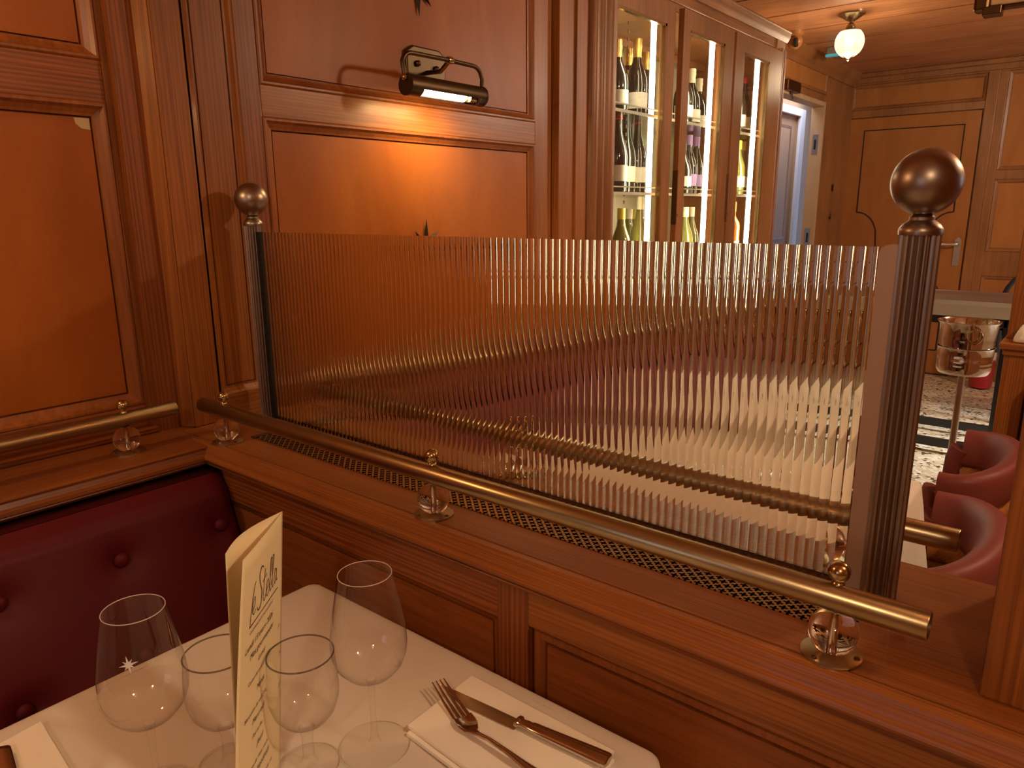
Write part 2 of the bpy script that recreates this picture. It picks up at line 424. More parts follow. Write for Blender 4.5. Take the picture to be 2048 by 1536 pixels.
obj('stile', B().box(-.80, -.75, YL, YL + .03, .89, H), M['oak_z'], wl)
# canted fillet between the two bays
obj('canted_fillet', B().prism([(.676, YL + .02), (.676, YL - .002), (.6995, YP), (.705, YP + .02)], 'z', .89, H), M['oak_z'], wl, bevel=.003)
# pilaster, narrow panel
obj('stile', B().box(.7005, .760, YP, YP + .03, .89, H), M['oak_z'], wl, bevel=.0025)
obj('stile', B().box(.866, .915, YP, YP + .03, .89, H), M['oak_dark_z'], wl, bevel=.002)
obj('rail', B().box(.7635, .866, YP + .001, YP + .03, .89, .945), M['oak_x'], wl, bevel=.001)
framed(wl, .7635, .866, .945, H + .05, lambda u, v, dd: (u, YP + dd * .9 + .001, v), (M['oak_z'], M['oak_z']), [(0, 0), (.004, .003), (.012, .007), (.016, .007), (.0165, .012), (.019, .012), (.0195, .007)])
# picture bay
obj('rail', B().box(.915, 1.848, YP, YP + .03, 1.510, 1.572), M['oak_x'], wl, bevel=.001)
obj('rail', B().box(.915, 1.848, YP, YP + .03, .89, .93), M['oak_x'], wl)
obj('stile', B().box(1.848, 1.932, YP, YP + .03, .7, H), M['oak_z'], wl, bevel=.002)
fnP = lambda u, v, dd: (u, YP + dd, v)
framed(wl, .915, 1.848, 1.572, H + .05, fnP, (M['mould'], M['veneer']))
obj('moulding', B().frame(.915, 1.848, .93, 1.510, MOULD, fnP, panel=False), M['mould'], wl)
i = .0275
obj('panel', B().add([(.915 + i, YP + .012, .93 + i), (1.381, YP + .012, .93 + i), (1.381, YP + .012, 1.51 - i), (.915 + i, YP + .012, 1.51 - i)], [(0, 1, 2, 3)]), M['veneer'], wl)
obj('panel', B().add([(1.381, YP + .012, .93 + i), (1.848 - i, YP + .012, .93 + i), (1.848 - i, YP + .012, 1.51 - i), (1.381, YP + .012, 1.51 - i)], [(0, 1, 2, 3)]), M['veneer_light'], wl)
# reeded pilaster before the wine cabinet
obj('pilaster', B().box(1.938, 2.02, 1.375, YP + .03, 0, H).box(2.02, 2.082, 1.366, YP + .03, 0, H), M['oak_z'], wl, bevel=.002)
poly = [(2.088, YP + .03)]
xs = 2.088
for wd, bulge in ((.035, .014), (.012, -.004), (.030, .012), (.010, -.004), (.045, .018), (.016, .004)):
    for k in range(9):
        t = k / 8; poly.append((xs + wd * t, 1.355 - bulge * math.sin(PI * t)))
    xs += wd
poly.append((xs, YP + .03))
obj('reeded_column', B().prism(poly, 'z', 0, H), M['cab'], wl, smooth=True, angle=50)
# wall beyond the cabinet with the open doorway
YF = 1.754
DX0, DX1, DZ = 4.90, 5.76, 2.02
b = B().box(3.85, DX0 - .02, YF, YF + .05, 0, 2.0).box(2.14, DX0 - .02, YF, YF + .05, 2.0, H).box(DX0 - .02, DX1 + .02, YF, YF + .05, DZ + .02, H).box(DX1 + .02, 6.53, YF, YF + .05, 0, H)
obj('wall_panel', b, M['oak_far'], wl)
framed(wl, 4.75, 5.80, 2.10, 2.26, lambda u, v, dd: (u, YF - .012 + dd, v), (M['oak_far'], M['veneer_far']), [(0, .012), (.002, 0), (.02, .004), (.024, .008)])
obj('rail', B().box(5.80, 6.50, YF - .006, YF, 1.24, 1.27).box(5.80, 6.50, YF - .006, YF, 1.0, 1.02), M['oak_far'], wl)
for zz in (1.46, 1.245):
    s = B()
    for k in range(4):
        a = k * PI / 4; c = (6.17, YF - .004, zz)
        s.tube([(c[0] - .035 * math.cos(a), c[1], c[2] - .035 * math.sin(a)), (c[0], c[1], c[2]), (c[0] + .035 * math.cos(a), c[1], c[2] + .035 * math.sin(a))], [.001, .006, .001], 6)
    tag(obj('star_ornament', s, M['bronze_dark']), 'tiny dark star on the wall beside the open doorway, ' + ('upper' if zz > 1.3 else 'lower') + ' one', 'ornament', 'tiny stars by the doorway')
crown = [(0, H), (0, H - .10), (-.012, H - .10), (-.014, H - .07), (-.035, H - .05), (-.06, H - .02), (-.062, H)]
obj('crown', B().prism([(YF + yy, zz) for yy, zz in crown], 'x', 2.14, 6.53), M['oak_far'], wl)

# passage seen through the doorway
ps = sgroup('wall_passage', (6, 2.15, 0))
obj('wall_panel', B().box(4.0, 6.0, 2.15, 2.2, 0, H).box(6.45, 8.6, 2.15, 2.2, 0, H).box(6.0, 6.45, 2.15, 2.2, 2.04, H), M['pale'], ps)
dr = sgroup('door_2', (6.2, 2.15, 0))
obj('door_leaf', B().box(5.5, 6.45, 2.165, 2.20, 0, 2.04), M['pale'], dr)
framed(dr, 5.62, 6.34, 1.05, 1.96, lambda u, v, dd: (u, 2.160 + dd, v), (M['oak_far'], M['pale']), [(0, .005), (.002, 0), (.02, .002), (.024, .004)])
obj('architrave', B().box(6.45, 6.56, 2.125, 2.15, 0, 2.10).box(5.4, 6.45, 2.125, 2.15, 2.04, 2.10), M['white'], dr, bevel=.004)
lamp('passage_daylight', (5.9, 1.97, 2.25), 5, (.70, .78, 1.0), kind='AREA', size=(1.2, .25), rot=(0, 0, 0))
# doorway lining
dj = sgroup('trim_1', (DX1, YF, 0))
obj('jamb', B().box(DX1, DX1 + .03, YF - .015, YF + .075, 0, DZ + .03), M['pale'], dj, bevel=.002)
obj('jamb', B().box(DX0 - .03, DX0, YF - .015, YF + .075, 0, DZ + .03), M['oak_far'], dj, bevel=.002)
obj('head', B().box(DX0, DX1, YF - .015, YF + .075, DZ, DZ + .03), M['pale'], dj, bevel=.002)
for zz in (1.76, 1.09):
    k = obj('strike_plate', B().box(DX1 - .003, DX1, YF + .012, YF + .05, zz - .07, zz + .07), M['satin'], dj)
    obj('strike_slot', B().box(DX1 - .005, DX1 - .002, YF + .024, YF + .038, zz - .035, zz + .035), M['black'], k)
t = thing('door_closer', (5.05, YF, 2.07), 'small dark door closer box above the open doorway', 'door closer')
obj('closer_body', B().box(4.88, 5.12, YF - .05, YF - .015, 2.035, 2.10), M['bronze_dark'], t, bevel=.006)
obj('closer_arm', B().tube([(5.0, YF - .03, 2.03), (5.2, YF + .03, 2.015)], .008, 6), M['bronze_dark'], t)

# far wall with the panelled door
XF = 6.53
wb = sgroup('wall_back', (XF, 0, 0))
obj('wall_core', B().box(XF + .02, XF + .1, -2.9, 1.80, 0, H), M['oak_far'], wb)
fnF = lambda u, v, dd: (XF + dd, u, v)
obj('stile', B().box(XF - .01, XF + .03, 1.767, 1.80, 0, H).box(XF - .012, XF + .03, .775, .845, 0, H), M['oak_far'], wb, bevel=.003)
obj('rail', B().box(XF - .008, XF + .03, .845, 1.767, 2.0, 2.055).box(XF - .008, XF + .03, -2.8, 1.78, 2.245, H), M['oak_far'], wb, bevel=.003)
obj('crown', B().prism([(1.80, 0), (1.80, 0)] and [(XF + yy, zz) for yy, zz in crown], 'y', -2.8, 1.75) if False else B().box(XF - .05, XF, -2.8, 1.75, H - .035, H).box(XF - .028, XF, -2.8, 1.75, H - .075, H - .03), M['oak_far'], wb, bevel=.008)
PF = [(0, 0), (.004, -.004), (.02, .002), (.026, .010), (.03, .010)]
framed(wb, .845, 1.767, 2.055, 2.245, fnF, (M['oak_far'], M['veneer_far']), PF)
for u0, u1, w0, w1 in ((-.05, .72, 1.565, 2.245), (-.05, .72, .98, 1.50), (-.05, .72, .15, .80), (-1.0, -.12, .98, 2.2), (-1.0, -.12, .15, .80)):
    framed(wb, u0, u1, w0, w1, fnF, (M['oak_far'], M['veneer_far']), PF)
obj('rail', B().box(XF - .006, XF + .03, -.05, .72, 1.50, 1.565).box(XF - .006, XF + .03, -.05, .72, .80, .98).box(XF - .006, XF + .03, -.05, .72, 0, .15), M['oak_far'], wb, bevel=.002)
obj('stile', B().box(XF - .007, XF + .03, .72, .775, 0, 2.245).box(XF - .007, XF + .03, -.12, -.05, 0, 2.245), M['oak_far'], wb, bevel=.002)
d1 = sgroup('door_1', (XF, 1.3, 0))
obj('door_leaf', B().box(XF - .004, XF + .03, .857, 1.761, .012, 1.994), M['veneer_far'], d1, bevel=.003)
def groove(pts): obj('groove_shade_line', B().tube([(XF - .004, y, z) for y, z in pts], .005, 6), M['dark_gap'], d1)  # door grooves drawn as dark tubes, their shade put into the colour
yc, hw = 1.30, .345
up = [(yc - hw, 1.27), (yc - hw, 1.90), (yc + hw, 1.90), (yc + hw, 1.27)]
arcL = [(yc + hw - .16 * math.sin(a), 1.27 - .16 * (1 - math.cos(a)) * 1.2) for a in [k * PI / 16 for k in range(9)]] + [(yc + hw - .17, .95), (yc + hw - .12, .87), (yc - hw + .12, .87), (yc - hw + .17, .95)]
arcR = [(2 * yc - y, z) for y, z in [(yc + hw - .16 * math.sin(a), 1.27 - .16 * (1 - math.cos(a)) * 1.2) for a in [k * PI / 16 for k in range(9)]]][::-1]
groove(up + arcL + arcR)
groove([(yc - hw, .20), (yc - hw, .62), (yc - hw + .05, .70), (yc + hw - .05, .70), (yc + hw, .62), (yc + hw, .20), (yc - hw, .20)])
hd = obj('door_handle', B().prism([(.878, .865), (.922, .865), (.922, 1.06), (.90, 1.085), (.878, 1.06)], 'x', XF - .010, XF - .004), M['satin'], d1)
obj('lever', B().tube([(XF - .01, .90, 1.03), (XF - .05, .90, 1.03), (XF - .055, .91, 1.03), (XF - .055, 1.02, 1.028)], .009, 8), M['satin'], hd, smooth=True)
for zz in (1.72, 1.05): obj('hinge', B().lathe([(.008, -.045), (.008, .045)], (XF - .01, 1.766, zz), 8), M['bronze_dark'], d1)

# ------------------------------------------------------------------ partition with its ledge
ZL = .89
pt = thing('partition', (.8, .6, 0), 'low panelled oak partition carrying the ribbed glass screen', 'partition')
Y0, Y1 = -.9, 1.40
nose = [(.655, .884), (.6565, .888), (.661, .890), (.671, .890), (.6715, .8875), (.674, .8875), (.6745, .890), (.945, .890), (.949, .886), (.949, .868), (.94, .862), (.66, .862), (.646, .862), (.6445, .866), (.646, .870), (.650, .872), (.652, .878)]
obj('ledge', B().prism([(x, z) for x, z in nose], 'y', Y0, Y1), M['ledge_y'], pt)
obj('groove_line', B().box(.6712, .6742, Y0, Y1, .8868, .8885), M['dark_gap'], pt)
fas = [(.666, .862), (.666, .8575), (.6525, .8575), (.6505, .8555), (.6515, .8525), (.656, .8505), (.661, .8500), (.664, .8480), (.93, .8480), (.93, .862)]
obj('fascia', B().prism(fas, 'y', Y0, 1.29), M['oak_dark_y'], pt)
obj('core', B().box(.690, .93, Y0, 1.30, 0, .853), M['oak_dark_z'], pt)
XP = .665
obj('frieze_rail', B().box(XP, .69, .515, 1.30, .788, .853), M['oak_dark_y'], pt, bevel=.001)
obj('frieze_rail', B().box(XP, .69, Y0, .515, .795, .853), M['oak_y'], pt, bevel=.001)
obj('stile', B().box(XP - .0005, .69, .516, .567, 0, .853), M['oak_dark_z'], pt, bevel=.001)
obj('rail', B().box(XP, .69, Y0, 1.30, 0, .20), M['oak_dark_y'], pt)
fnQ = lambda u, v, dd: (XP + dd, u, v)
framed(pt, .567, 1.30, .20, .788, fnQ, (M['mould'], M['panel_y']), [(0, 0), (.004, .002), (.010, .005), (.011, .014), (.013, .014), (.0135, .006)])
framed(pt, Y0, .513, .20, .795, fnQ, (M['mould'], M['panel_y']), [(0, .010), (.003, .010), (.006, .004), (.014, .004), (.019, .009), (.020, .016), (.022, .016), (.0225, .008)])
obj('grille', B().box(.735, .832, .150, 1.245, .8895, .8915), M['grille'], pt)
obj('grille_border', B().box(.733, .834, 1.238, 1.252, .889, .8918), M['bronze_dark'], pt)

# near pillar standing on the ledge
struct(obj('pillar', B().box(.705, .942, -.5, .0345, ZL, H), M['oak_z'], bevel=.003))

# ledge along the left wall
lw_ = thing('wall_ledge', (0, 1.38, .86), 'oak ledge along the wall above the burgundy banquette', 'ledge')
prof = [(1.45, .862), (1.45, .890), (1.290, .890), (1.279, .889), (1.2755, .885), (1.279, .880), (1.275, .872), (1.270, .868), (1.270, .862)]
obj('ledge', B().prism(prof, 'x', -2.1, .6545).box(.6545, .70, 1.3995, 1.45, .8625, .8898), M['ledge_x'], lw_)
obj('fascia', B().prism([(1.45, .862), (1.276, .862), (1.274, .857), (1.279, .852), (1.45, .850)], 'x', -2.1, .662), M['oak_dark_x'], lw_)
obj('back_strip', B().box(-2.1, .66, 1.432, 1.449, .890, .902), M['oak_dark_x'], lw_, bevel=.003)

# ------------------------------------------------------------------ brass rails on glass balls
RZ = .953
def ball_support(parent, x, y):
    bp_ = obj('base_plate', B().lathe([(.0285, 0), (.0285, .002), (.027, .003), (0, .003)], (x, y, ZL), 40), M['brass'], parent, smooth=True)
    for a in (.6, 2.7, 4.8):
        obj('screw', B().lathe([(.003, 0), (.0025, .0012), (0, .0014)], (x + .0235 * math.cos(a), y + .0235 * math.sin(a), ZL + .003), 8), M['bronze_dark'], bp_)
    rb = .0235; c = (x, y, ZL + .003 + .0225)
    prof = [(0, -.0215)] + [(rb * math.sin(PI * k / 20), -rb * math.cos(PI * k / 20)) for k in range(3, 18)] + [(0, .0215)]
    g = obj('glass_ball', B().lathe(prof, c, 40), M['crystal'], parent, smooth='all')
    obj('threaded_rod', B().lathe([(.0030, -.019), (.0030, .019)], c, 14), M['chrome'], g, smooth=True)
    obj('collar', B().lathe([(.006, .939), (.0075, .941), (.0075, .944)], (x, y, 0), 20), M['bronze_dark'], parent, smooth=True)
    zt = RZ + .0135
    obj('knob', B().lathe([(.0065, zt - .002), (.006, zt + .002), (.0045, zt + .003)] + [(.0105 * math.sin(PI * k / 14), zt + .0125 - .0105 * math.cos(PI * k / 14)) for k in range(3, 14)] + [(0, zt + .023)], (x, y, 0), 24), M['brass_bright'], parent, smooth=True, angle=60)
def rail(name_label, group, p0, p1, supports, loc):
    t = thing('brass_rail', loc, name_label, 'rail', group)
    v = (Vector(p1) - Vector(p0)).normalized()
    ax = 'x' if abs(v.x) > .5 else 'y'
    ln = (Vector(p1) - Vector(p0)).length; a = p0[0] if ax == 'x' else p0[1]
    R_ = .0137
    prof = [(R_ - .002, .02), (R_ - .002, 0), (R_ - .0005, 0), (R_, .0008), (R_, ln - .0008), (R_ - .0005, ln), (R_ - .002, ln), (R_ - .002, ln - .02)]
    c = tuple(p0)
    obj('rail_tube', B().lathe(prof, c, 40, axis=ax, caps=True), M['brass'], t, smooth=True, angle=50)
    for x, y in supports: ball_support(t, x, y)
    return t
rail('long antique brass handrail in front of the ribbed glass', 'brass handrails', (.687, .077, RZ), (.687, 1.335, RZ), [(.6905, .157), (.6905, .707), (.6905, 1.262)], (.687, .7, ZL))
rail('short end of brass handrail on the wall ledge above the banquette', 'brass handrails', (-1.2, 1.353, RZ), (.640, 1.353, RZ), [(.545, 1.352), (-.3, 1.352)], (0, 1.353, ZL))
rail('brass handrail behind the ribbed glass, its end past the near post', 'brass handrails', (.898, .084, RZ), (.898, 1.27, RZ), [(.898, .190), (.898, .715), (.898, 1.225)], (.898, .7, ZL))

# ------------------------------------------------------------------ ribbed glass screen between two fluted posts
XG = .842
gs = thing('glass_screen', (XG, .75, ZL), 'low ribbed glass screen between two fluted bronze posts with ball tops', 'glass screen')
def post(y, rr):
    n, fl = 160, 20; z0, z1 = ZL, 1.292
    vs = []; fs = []
    for z in (z0, z1):
        for i in range(n):
            a = 2 * PI * i / n; ph = (i % (n // fl)) / (n // fl)
            rad = rr - .0030 * (math.sin(PI * ph) ** .8 if 0 < ph < 1 else 0)
            vs.append((XG + rad * math.cos(a), y + rad * math.sin(a), z))
    for i in range(n): fs.append((i, (i + 1) % n, n + (i + 1) % n, n + i))
    fs += [tuple(range(n))[::-1], tuple(n + i for i in range(n))]
    p = obj('post', B().add(vs, fs), M['brass_post'], gs, smooth=True, angle=35)
    fin = [(rr + .0003, 1.291), (rr + .0008, 1.294), (rr + .0004, 1.2975), (rr - .003, 1.302), (.0125, 1.305), (.0118, 1.3055), (.0118, 1.3085), (.0105, 1.3095), (.0085, 1.312), (.0078, 1.3145), (.0085, 1.317)]
    R_ = .0325; zc = 1.342 + .0005
    a0 = math.asin(.0105 / R_)
    fin += [(R_ * math.sin(a), zc - R_ * math.cos(a)) for a in [a0 + (PI - a0) * k / 24 for k in range(24)]] + [(0, zc + R_)]
    obj('ball_finial', B().lathe(fin, (XG, y, 0), 48), M['brass_post'], p, smooth=True, angle=50)
PR, PLy = .150, 1.352
post(PR, .0198); post(PLy, .0185)
GY0, GY1, GZ1 = .176, 1.330, 1.2785
NR = 102; pitch = (GY1 - GY0) / NR; RR = .0130; hm = math.asin(pitch / 2 / RR); NS = 8
XB = XG + .003
vs = []; fs = []
rib = [(RR * math.sin(-hm + 2 * hm * k / NS), RR * math.cos(-hm + 2 * hm * k / NS) - RR * math.cos(hm)) for k in range(NS + 1)]
for i in range(NR):
    yc_ = GY0 + pitch * (i + .5)
    for z in (ZL + .0015, GZ1):
        n0 = len(vs)
        for (dy, dx) in rib: vs.append((XG - .002 - dx, yc_ + dy, z))
    n0 = len(vs) - 2 * (NS + 1)
    for k in range(NS): fs.append((n0 + k, n0 + k + 1, n0 + NS + 2 + k, n0 + NS + 1 + k))
    # caps of this rib
    for z in (ZL + .0015, GZ1):
        n1 = len(vs)
        for (dy, dx) in rib: vs.append((XG - .002 - dx, yc_ + dy, z))
        vs += [(XB, yc_ + pitch / 2, z), (XB, yc_ - pitch / 2, z)]
        q = tuple(range(n1, n1 + NS + 3)); fs.append(q if z > 1 else q[::-1])
n1 = len(vs)
vs += [(XB, GY0, ZL + .0015), (XB, GY1, ZL + .0015), (XB, GY1, GZ1), (XB, GY0, GZ1)]
fs.append((n1, n1 + 1, n1 + 2, n1 + 3))
for yy, o_ in ((GY0, 0), (GY1, 1)):
    n1 = len(vs); vs += [(XG - .002, yy, ZL + .0015), (XB, yy, ZL + .0015), (XB, yy, GZ1), (XG - .002, yy, GZ1)]
    fs.append((n1, n1 + 1, n1 + 2, n1 + 3))
me = bpy.data.meshes.new('glass_panel'); me.from_pydata(vs, [], fs); me.update()
# faces wound outwards by hand: ribs face -x, the flat back faces +x
import bmesh
bm = bmesh.new(); bm.from_mesh(me)
mid = Vector((XG + .0005, 0, 0))
for fc in bm.faces:
    c = fc.calc_center_median(); n_ = fc.normal
    if abs(n_.z) > .9: want = Vector((0, 0, 1 if c.z > 1 else -1))
    elif abs(n_.y) > .95: want = Vector((0, 1 if c.y > .7 else -1, 0))
    else: want = Vector((-1 if c.x < XG + .0005 else 1, 0, 0))
    if n_.dot(want) < 0: fc.normal_flip()
for fc in bm.faces: fc.smooth = (abs(fc.normal.z) < .5 and fc.calc_center_median().x < XG)
bm.to_mesh(me); bm.free()
me.materials.append(M['reeded'])
gp = bpy.data.objects.new('glass_panel', me); COL.objects.link(gp); gp.parent = gs; gp.matrix_parent_inverse = Matrix.Translation(-gs.location)
# clamp plates at the posts: rounded upper corner
def clamp(y0, y1, ycurve, name, mat):
    z1 = 1.281; rr = .010; pts = []
    s_ = 1 if ycurve > 0 else -1
    yo, yi = (y1, y0) if s_ > 0 else (y0, y1)
    pts = [(yi, ZL), (yo, ZL), (yo, z1 - rr)] + [(yo - s_ * rr * (1 - math.cos(a)), z1 - rr + rr * math.sin(a)) for a in [k * PI / 12 for k in range(1, 7)]] + [(yi, z1)]
    obj(name, B().prism(pts, 'x', XG - .0085, XG - .0052), mat, gs)
    obj(name, B().prism(pts, 'x', XG + .0032, XG + .0062), mat, gs)
M['clamp'] = pbr('brushed_bronze', (.52, .37, .26), .5, .6)
clamp(.160, .1845, 1, 'clamp_plate', M['clamp'])
obj('gasket', B().box(XG - .0065, XG + .0045, 1.325, 1.336, ZL, 1.279), M['rubber'], gs)
obj('bottom_channel', B().box(XG + .0035, XG + .008, GY0 + .01, GY1 - .005, ZL, ZL + .006), M['bronze_dark'], gs)

# ------------------------------------------------------------------ banquettes
def banquette(label, x0, x1, ysh, bpos, loc, leather, ytop=1.262):
    t = thing('banquette', loc, label, 'banquette', 'burgundy button-back banquettes')
    # back: sloping buttoned pad as a grid
    nx, nz = 150, 84
    vs = []; fs = []
    for j in range(nz + 1):
        tz = j / nz; z = .45 + .396 * tz
        for i in range(nx + 1):
            tx = i / nx; x = x0 + (x1 - x0) * tx
            y = 1.08 + .135 * tz
            edge = min(1, min(tx * (x1 - x0), (1 - tx) * (x1 - x0)) / .03)
            y += .022 * (1 - edge) ** 2
            for (bx, bz) in bpos:
                dd = math.hypot(x - bx, (z - bz)); y += .013 * math.exp(-(dd / .022) ** 2) + .006 * math.exp(-(dd / .05) ** 2)
            if z > .825: y += (z - .825) * 1.3
            if abs(z - .824) < .008: y += .006 * (1 - abs(z - .824) / .008)
            vs.append((x, y + ysh, z))
    for j in range(nz):
        for i in range(nx):
            a = j * (nx + 1) + i; fs.append((a, a + 1, a + nx + 2, a + nx + 1))
    # close the back
    n0 = len(vs); top = [nz * (nx + 1) + i for i in (0, nx)]
    bk = B().add(vs, fs)
    bk.add([(x0, 1.29 + ysh, .846), (x1, 1.29 + ysh, .846), (x0, 1.29 + ysh, .45), (x1, 1.29 + ysh, .45), (x0, 1.245 + ysh, .846), (x1, 1.245 + ysh, .846), (x1, 1.102 + ysh, .45), (x0, 1.102 + ysh, .45), (x1, 1.24 + ysh, .83), (x0, 1.24 + ysh, .83)],
           [(0, 1, 5, 4), (0, 2, 3, 1), (1, 3, 6, 8, 5), (0, 4, 9, 7, 2)])
    pad = obj('back_pad', bk, leather, t, smooth='all')
    for (bx, bz) in bpos:
        if not (x0 < bx < x1): continue
        tz = (bz - .45) / .405; y = 1.08 + .135 * tz + .012 + ysh
        obj('button', B().lathe([(.0125, .004), (.0125, 0), (.010, -.005), (.006, -.007), (0, -.008)], (bx, y, bz), 20, axis='y'), leather, pad, smooth=True, angle=70)
    obj('seat', B().box(x0, x1, .70 + ysh, 1.10 + ysh, .36, .46), leather, t, bevel=.03, smooth=True)
    obj('plinth', B().box(x0, x1, .78 + ysh, 1.29 + ysh, 0, .36), M['oak_dark_x'], t)
    return t
bl = [(.624 - .176 * k - (.004 if zz < .7 else 0), zz) for k in range(8) for zz in (.760, .605)]
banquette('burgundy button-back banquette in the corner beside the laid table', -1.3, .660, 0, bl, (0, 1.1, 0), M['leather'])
br = [(1.05 + .176 * k, zz) for k in range(10) for zz in (.760, .605)]
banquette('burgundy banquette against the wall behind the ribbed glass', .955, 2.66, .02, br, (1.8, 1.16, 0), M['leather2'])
# wall ledge and rail over the far banquette
t = thing('wall_ledge', (1.8, 1.35, .86), 'oak ledge along the wall behind the ribbed glass', 'ledge')
obj('ledge', B().box(.951, 2.66, 1.262, 1.336, .862, .890).box(.951, 1.93, 1.336, YP, .862, .890), M['ledge_x'], t)
obj('fascia', B().box(.951, 2.66, 1.312, 1.336, .82, .862), M['oak_dark_x'], t)
rail('brass handrail on the far wall ledge, seen only through the ribbed glass', 'brass handrails', (.985, 1.302, RZ), (2.6, 1.302, RZ), [(1.15, 1.302), (1.85, 1.302), (2.45, 1.302)], (1.8, 1.30, ZL))

# ------------------------------------------------------------------ tables
def cloth_mesh(x0, x1, y0, y1, z, drop, seed):
    rnd = random.Random(seed); b = B()
    rc, re = .022, .010
    per = []
    def arc(cx, cy, a0):
        for k in range(9):
            a = a0 + PI / 2 * k / 8; per.append((cx + rc * math.cos(a), cy + rc * math.sin(a), math.cos(a), math.sin(a)))
    def seg(xa, ya, xb, yb, nx_, ny_, n=26):
        for k in range(1, n): per.append((xa + (xb - xa) * k / n, ya + (yb - ya) * k / n, nx_, ny_))
    arc(x1 - rc, y1 - rc, 0); seg(x1 - rc, y1, x0 + rc, y1, 0, 1)
    arc(x0 + rc, y1 - rc, PI / 2); seg(x0, y1 - rc, x0, y0 + rc, -1, 0)
    arc(x0 + rc, y0 + rc, PI); seg(x0 + rc, y0, x1 - rc, y0, 0, -1)
    arc(x1 - rc, y0 + rc, 3 * PI / 2); seg(x1, y0 + rc, x1, y1 - rc, 1, 0)
    n = len(per); vs = []; fs = []
    rings = [(-.018, 0), (-re, 0), (-re * .5, -re * .14), (-re * .13, -re * .5), (0, -re)] + [(.002 + .004 * k, -re - drop * k / 6) for k in range(1, 7)]
    ph = [rnd.uniform(0, 6.28) for _ in range(4)]
    for ri, (o, dz) in enumerate(rings):
        for i, (px, py, nx_, ny_) in enumerate(per):
            a = 2 * PI * i / n
            wv = 0
            if dz < -re - .001:
                k = -(dz + re) / drop
                wv = k * .012 * (math.sin(9 * a + ph[0]) + .6 * math.sin(17 * a + ph[1]))
                wv = max(wv, -.004)
                if nx_ > .5: wv = min(wv, .012)
            vs.append((px + nx_ * (o + wv), py + ny_ * (o + wv), z + dz + (0.0008 * math.sin(7 * a + ph[2]) if dz == 0 else 0)))
    for ri in range(len(rings) - 1):
        for i in range(n):
            j = (i + 1) % n; fs.append((ri * n + i, ri * n + j, ri * n + n + j, ri * n + n + i))
    fs.append(tuple(range(n)))
    return b.add(vs, fs)
def table(label, clabel, x0, x1, y0, y1, seed, drop=.22):
    cx, cy = (x0 + x1) / 2, (y0 + y1) / 2
    t = thing('dining_table', (cx, cy, 0), label, 'table', 'restaurant tables under white cloths')
    obj('tabletop', B().box(x0 + .012, x1 - .012, y0 + .012, y1 - .012, .715, .7465), M['oak_dark_y'], t)
    obj('pedestal', B().lathe([(.20, 0), (.20, .015), (.05, .03), (.03, .06), (.03, .70), (.10, .715)], (cx, cy, 0), 24), M['black'], t, smooth=True)
    c = obj('tablecloth', cloth_mesh(x0, x1, y0, y1, .75, drop, seed), M['cloth'], smooth=True, angle=60)
    tag(c, clabel, 'tablecloth', 'white tablecloths')
table('small dining table under the cloth in the corner', 'white tablecloth on the laid corner table by the partition', -.12, .618, .290, .908, 3)
table('dining table hidden under its cloth just behind the ribbed glass', 'white tablecloth of the nearest table behind the ribbed glass', 1.10, 1.68, .235, .95, 5)
table('dining table hidden under its cloth farther behind the ribbed glass', 'white tablecloth of the farther table behind the ribbed glass', 1.88, 2.46, .43, 1.0, 8)

# ------------------------------------------------------------------ glasses (local coordinates, base at the origin)
def wine_glass(loc, label):
    t = thing('wine_glass', loc, label, 'wine glass', 'tall stemmed wine glasses')
    bowl = [(.0045, .084), (.014, .0865), (.026, .093), (.0350, .104), (.0395, .117), (.0402, .128), (.0388, .146), (.0348, .170), (.0303, .193), (.0278, .2065)]
    obj('bowl', B().lathe(bowl, n=56, caps=False), M['stem'], t, smooth='all', world=False)
    obj('rim', B().tube([(.0275 * math.cos(2 * PI * k / 56), .0275 * math.sin(2 * PI * k / 56), .2068) for k in range(56)], .00045, 6, closed=True), M['rim_glint'], t, smooth='all', world=False)
    obj('stem', B().lathe([(.0075, .004), (.0050, .010), (.0036, .020), (.0031, .040), (.0031, .065), (.0042, .078), (.0060, .0835)], n=20, caps=False), M['stemsolid'], t, smooth='all', world=False)
    obj('foot', B().lathe([(0, .0006), (.0375, .0006), (.0382, .0012), (.0378, .0018), (.020, .0032), (.008, .0048), (0, .006)], n=56), M['footglass'], t, smooth=True, world=False)
    obj('foot_rim_glint', B().tube([(.0381 * math.cos(2 * PI * k / 48), .0381 * math.sin(2 * PI * k / 48), .0012) for k in range(48)], .00035, 6, closed=True), M['rim_glint'], t, smooth='all', world=False)  # added ring, carries the painted highlight of the foot edge
    return t
wg = wine_glass((.2530, .6660, .75), 'tall wine glass etched with a white star, left of the menu')
# etched star, on the wall of the bowl towards the viewer
st = B(); ang = math.atan2(-.666, -.253) - .30; hz = .170
def onbowl(u, v):
    z = hz + v; rr = .0337 - (v) * .155 + .0004; a = ang + u / .034
    return (rr * math.cos(a), rr * math.sin(a), z)
for k in range(8):
    a = k * PI / 4 + .2; ln = .0088 if k % 2 == 0 else .0062
    w_ = .0011
    st.add([onbowl(0, 0), onbowl(ln * .3 * math.cos(a) - w_ * math.sin(a), ln * .3 * math.sin(a) + w_ * math.cos(a)), onbowl(ln * math.cos(a), ln * math.sin(a)), onbowl(ln * .3 * math.cos(a) + w_ * math.sin(a), ln * .3 * math.sin(a) - w_ * math.cos(a))], [(0, 1, 2, 3)])
sto = obj('etched_star', st, M['white'], None, world=False)
c2 = dup(wg, (.4330, .5480, .75), 'tall wine glass standing alone to the right of the menu, before the cutlery')
sto.parent = wg
dup(wg, (1.47, .62, .75), 'wine glass on the nearest table behind the ribbed glass')
for q in [q for q in bpy.data.objects if q.parent and q.name.startswith('etched_star.')]: bpy.data.objects.remove(q)
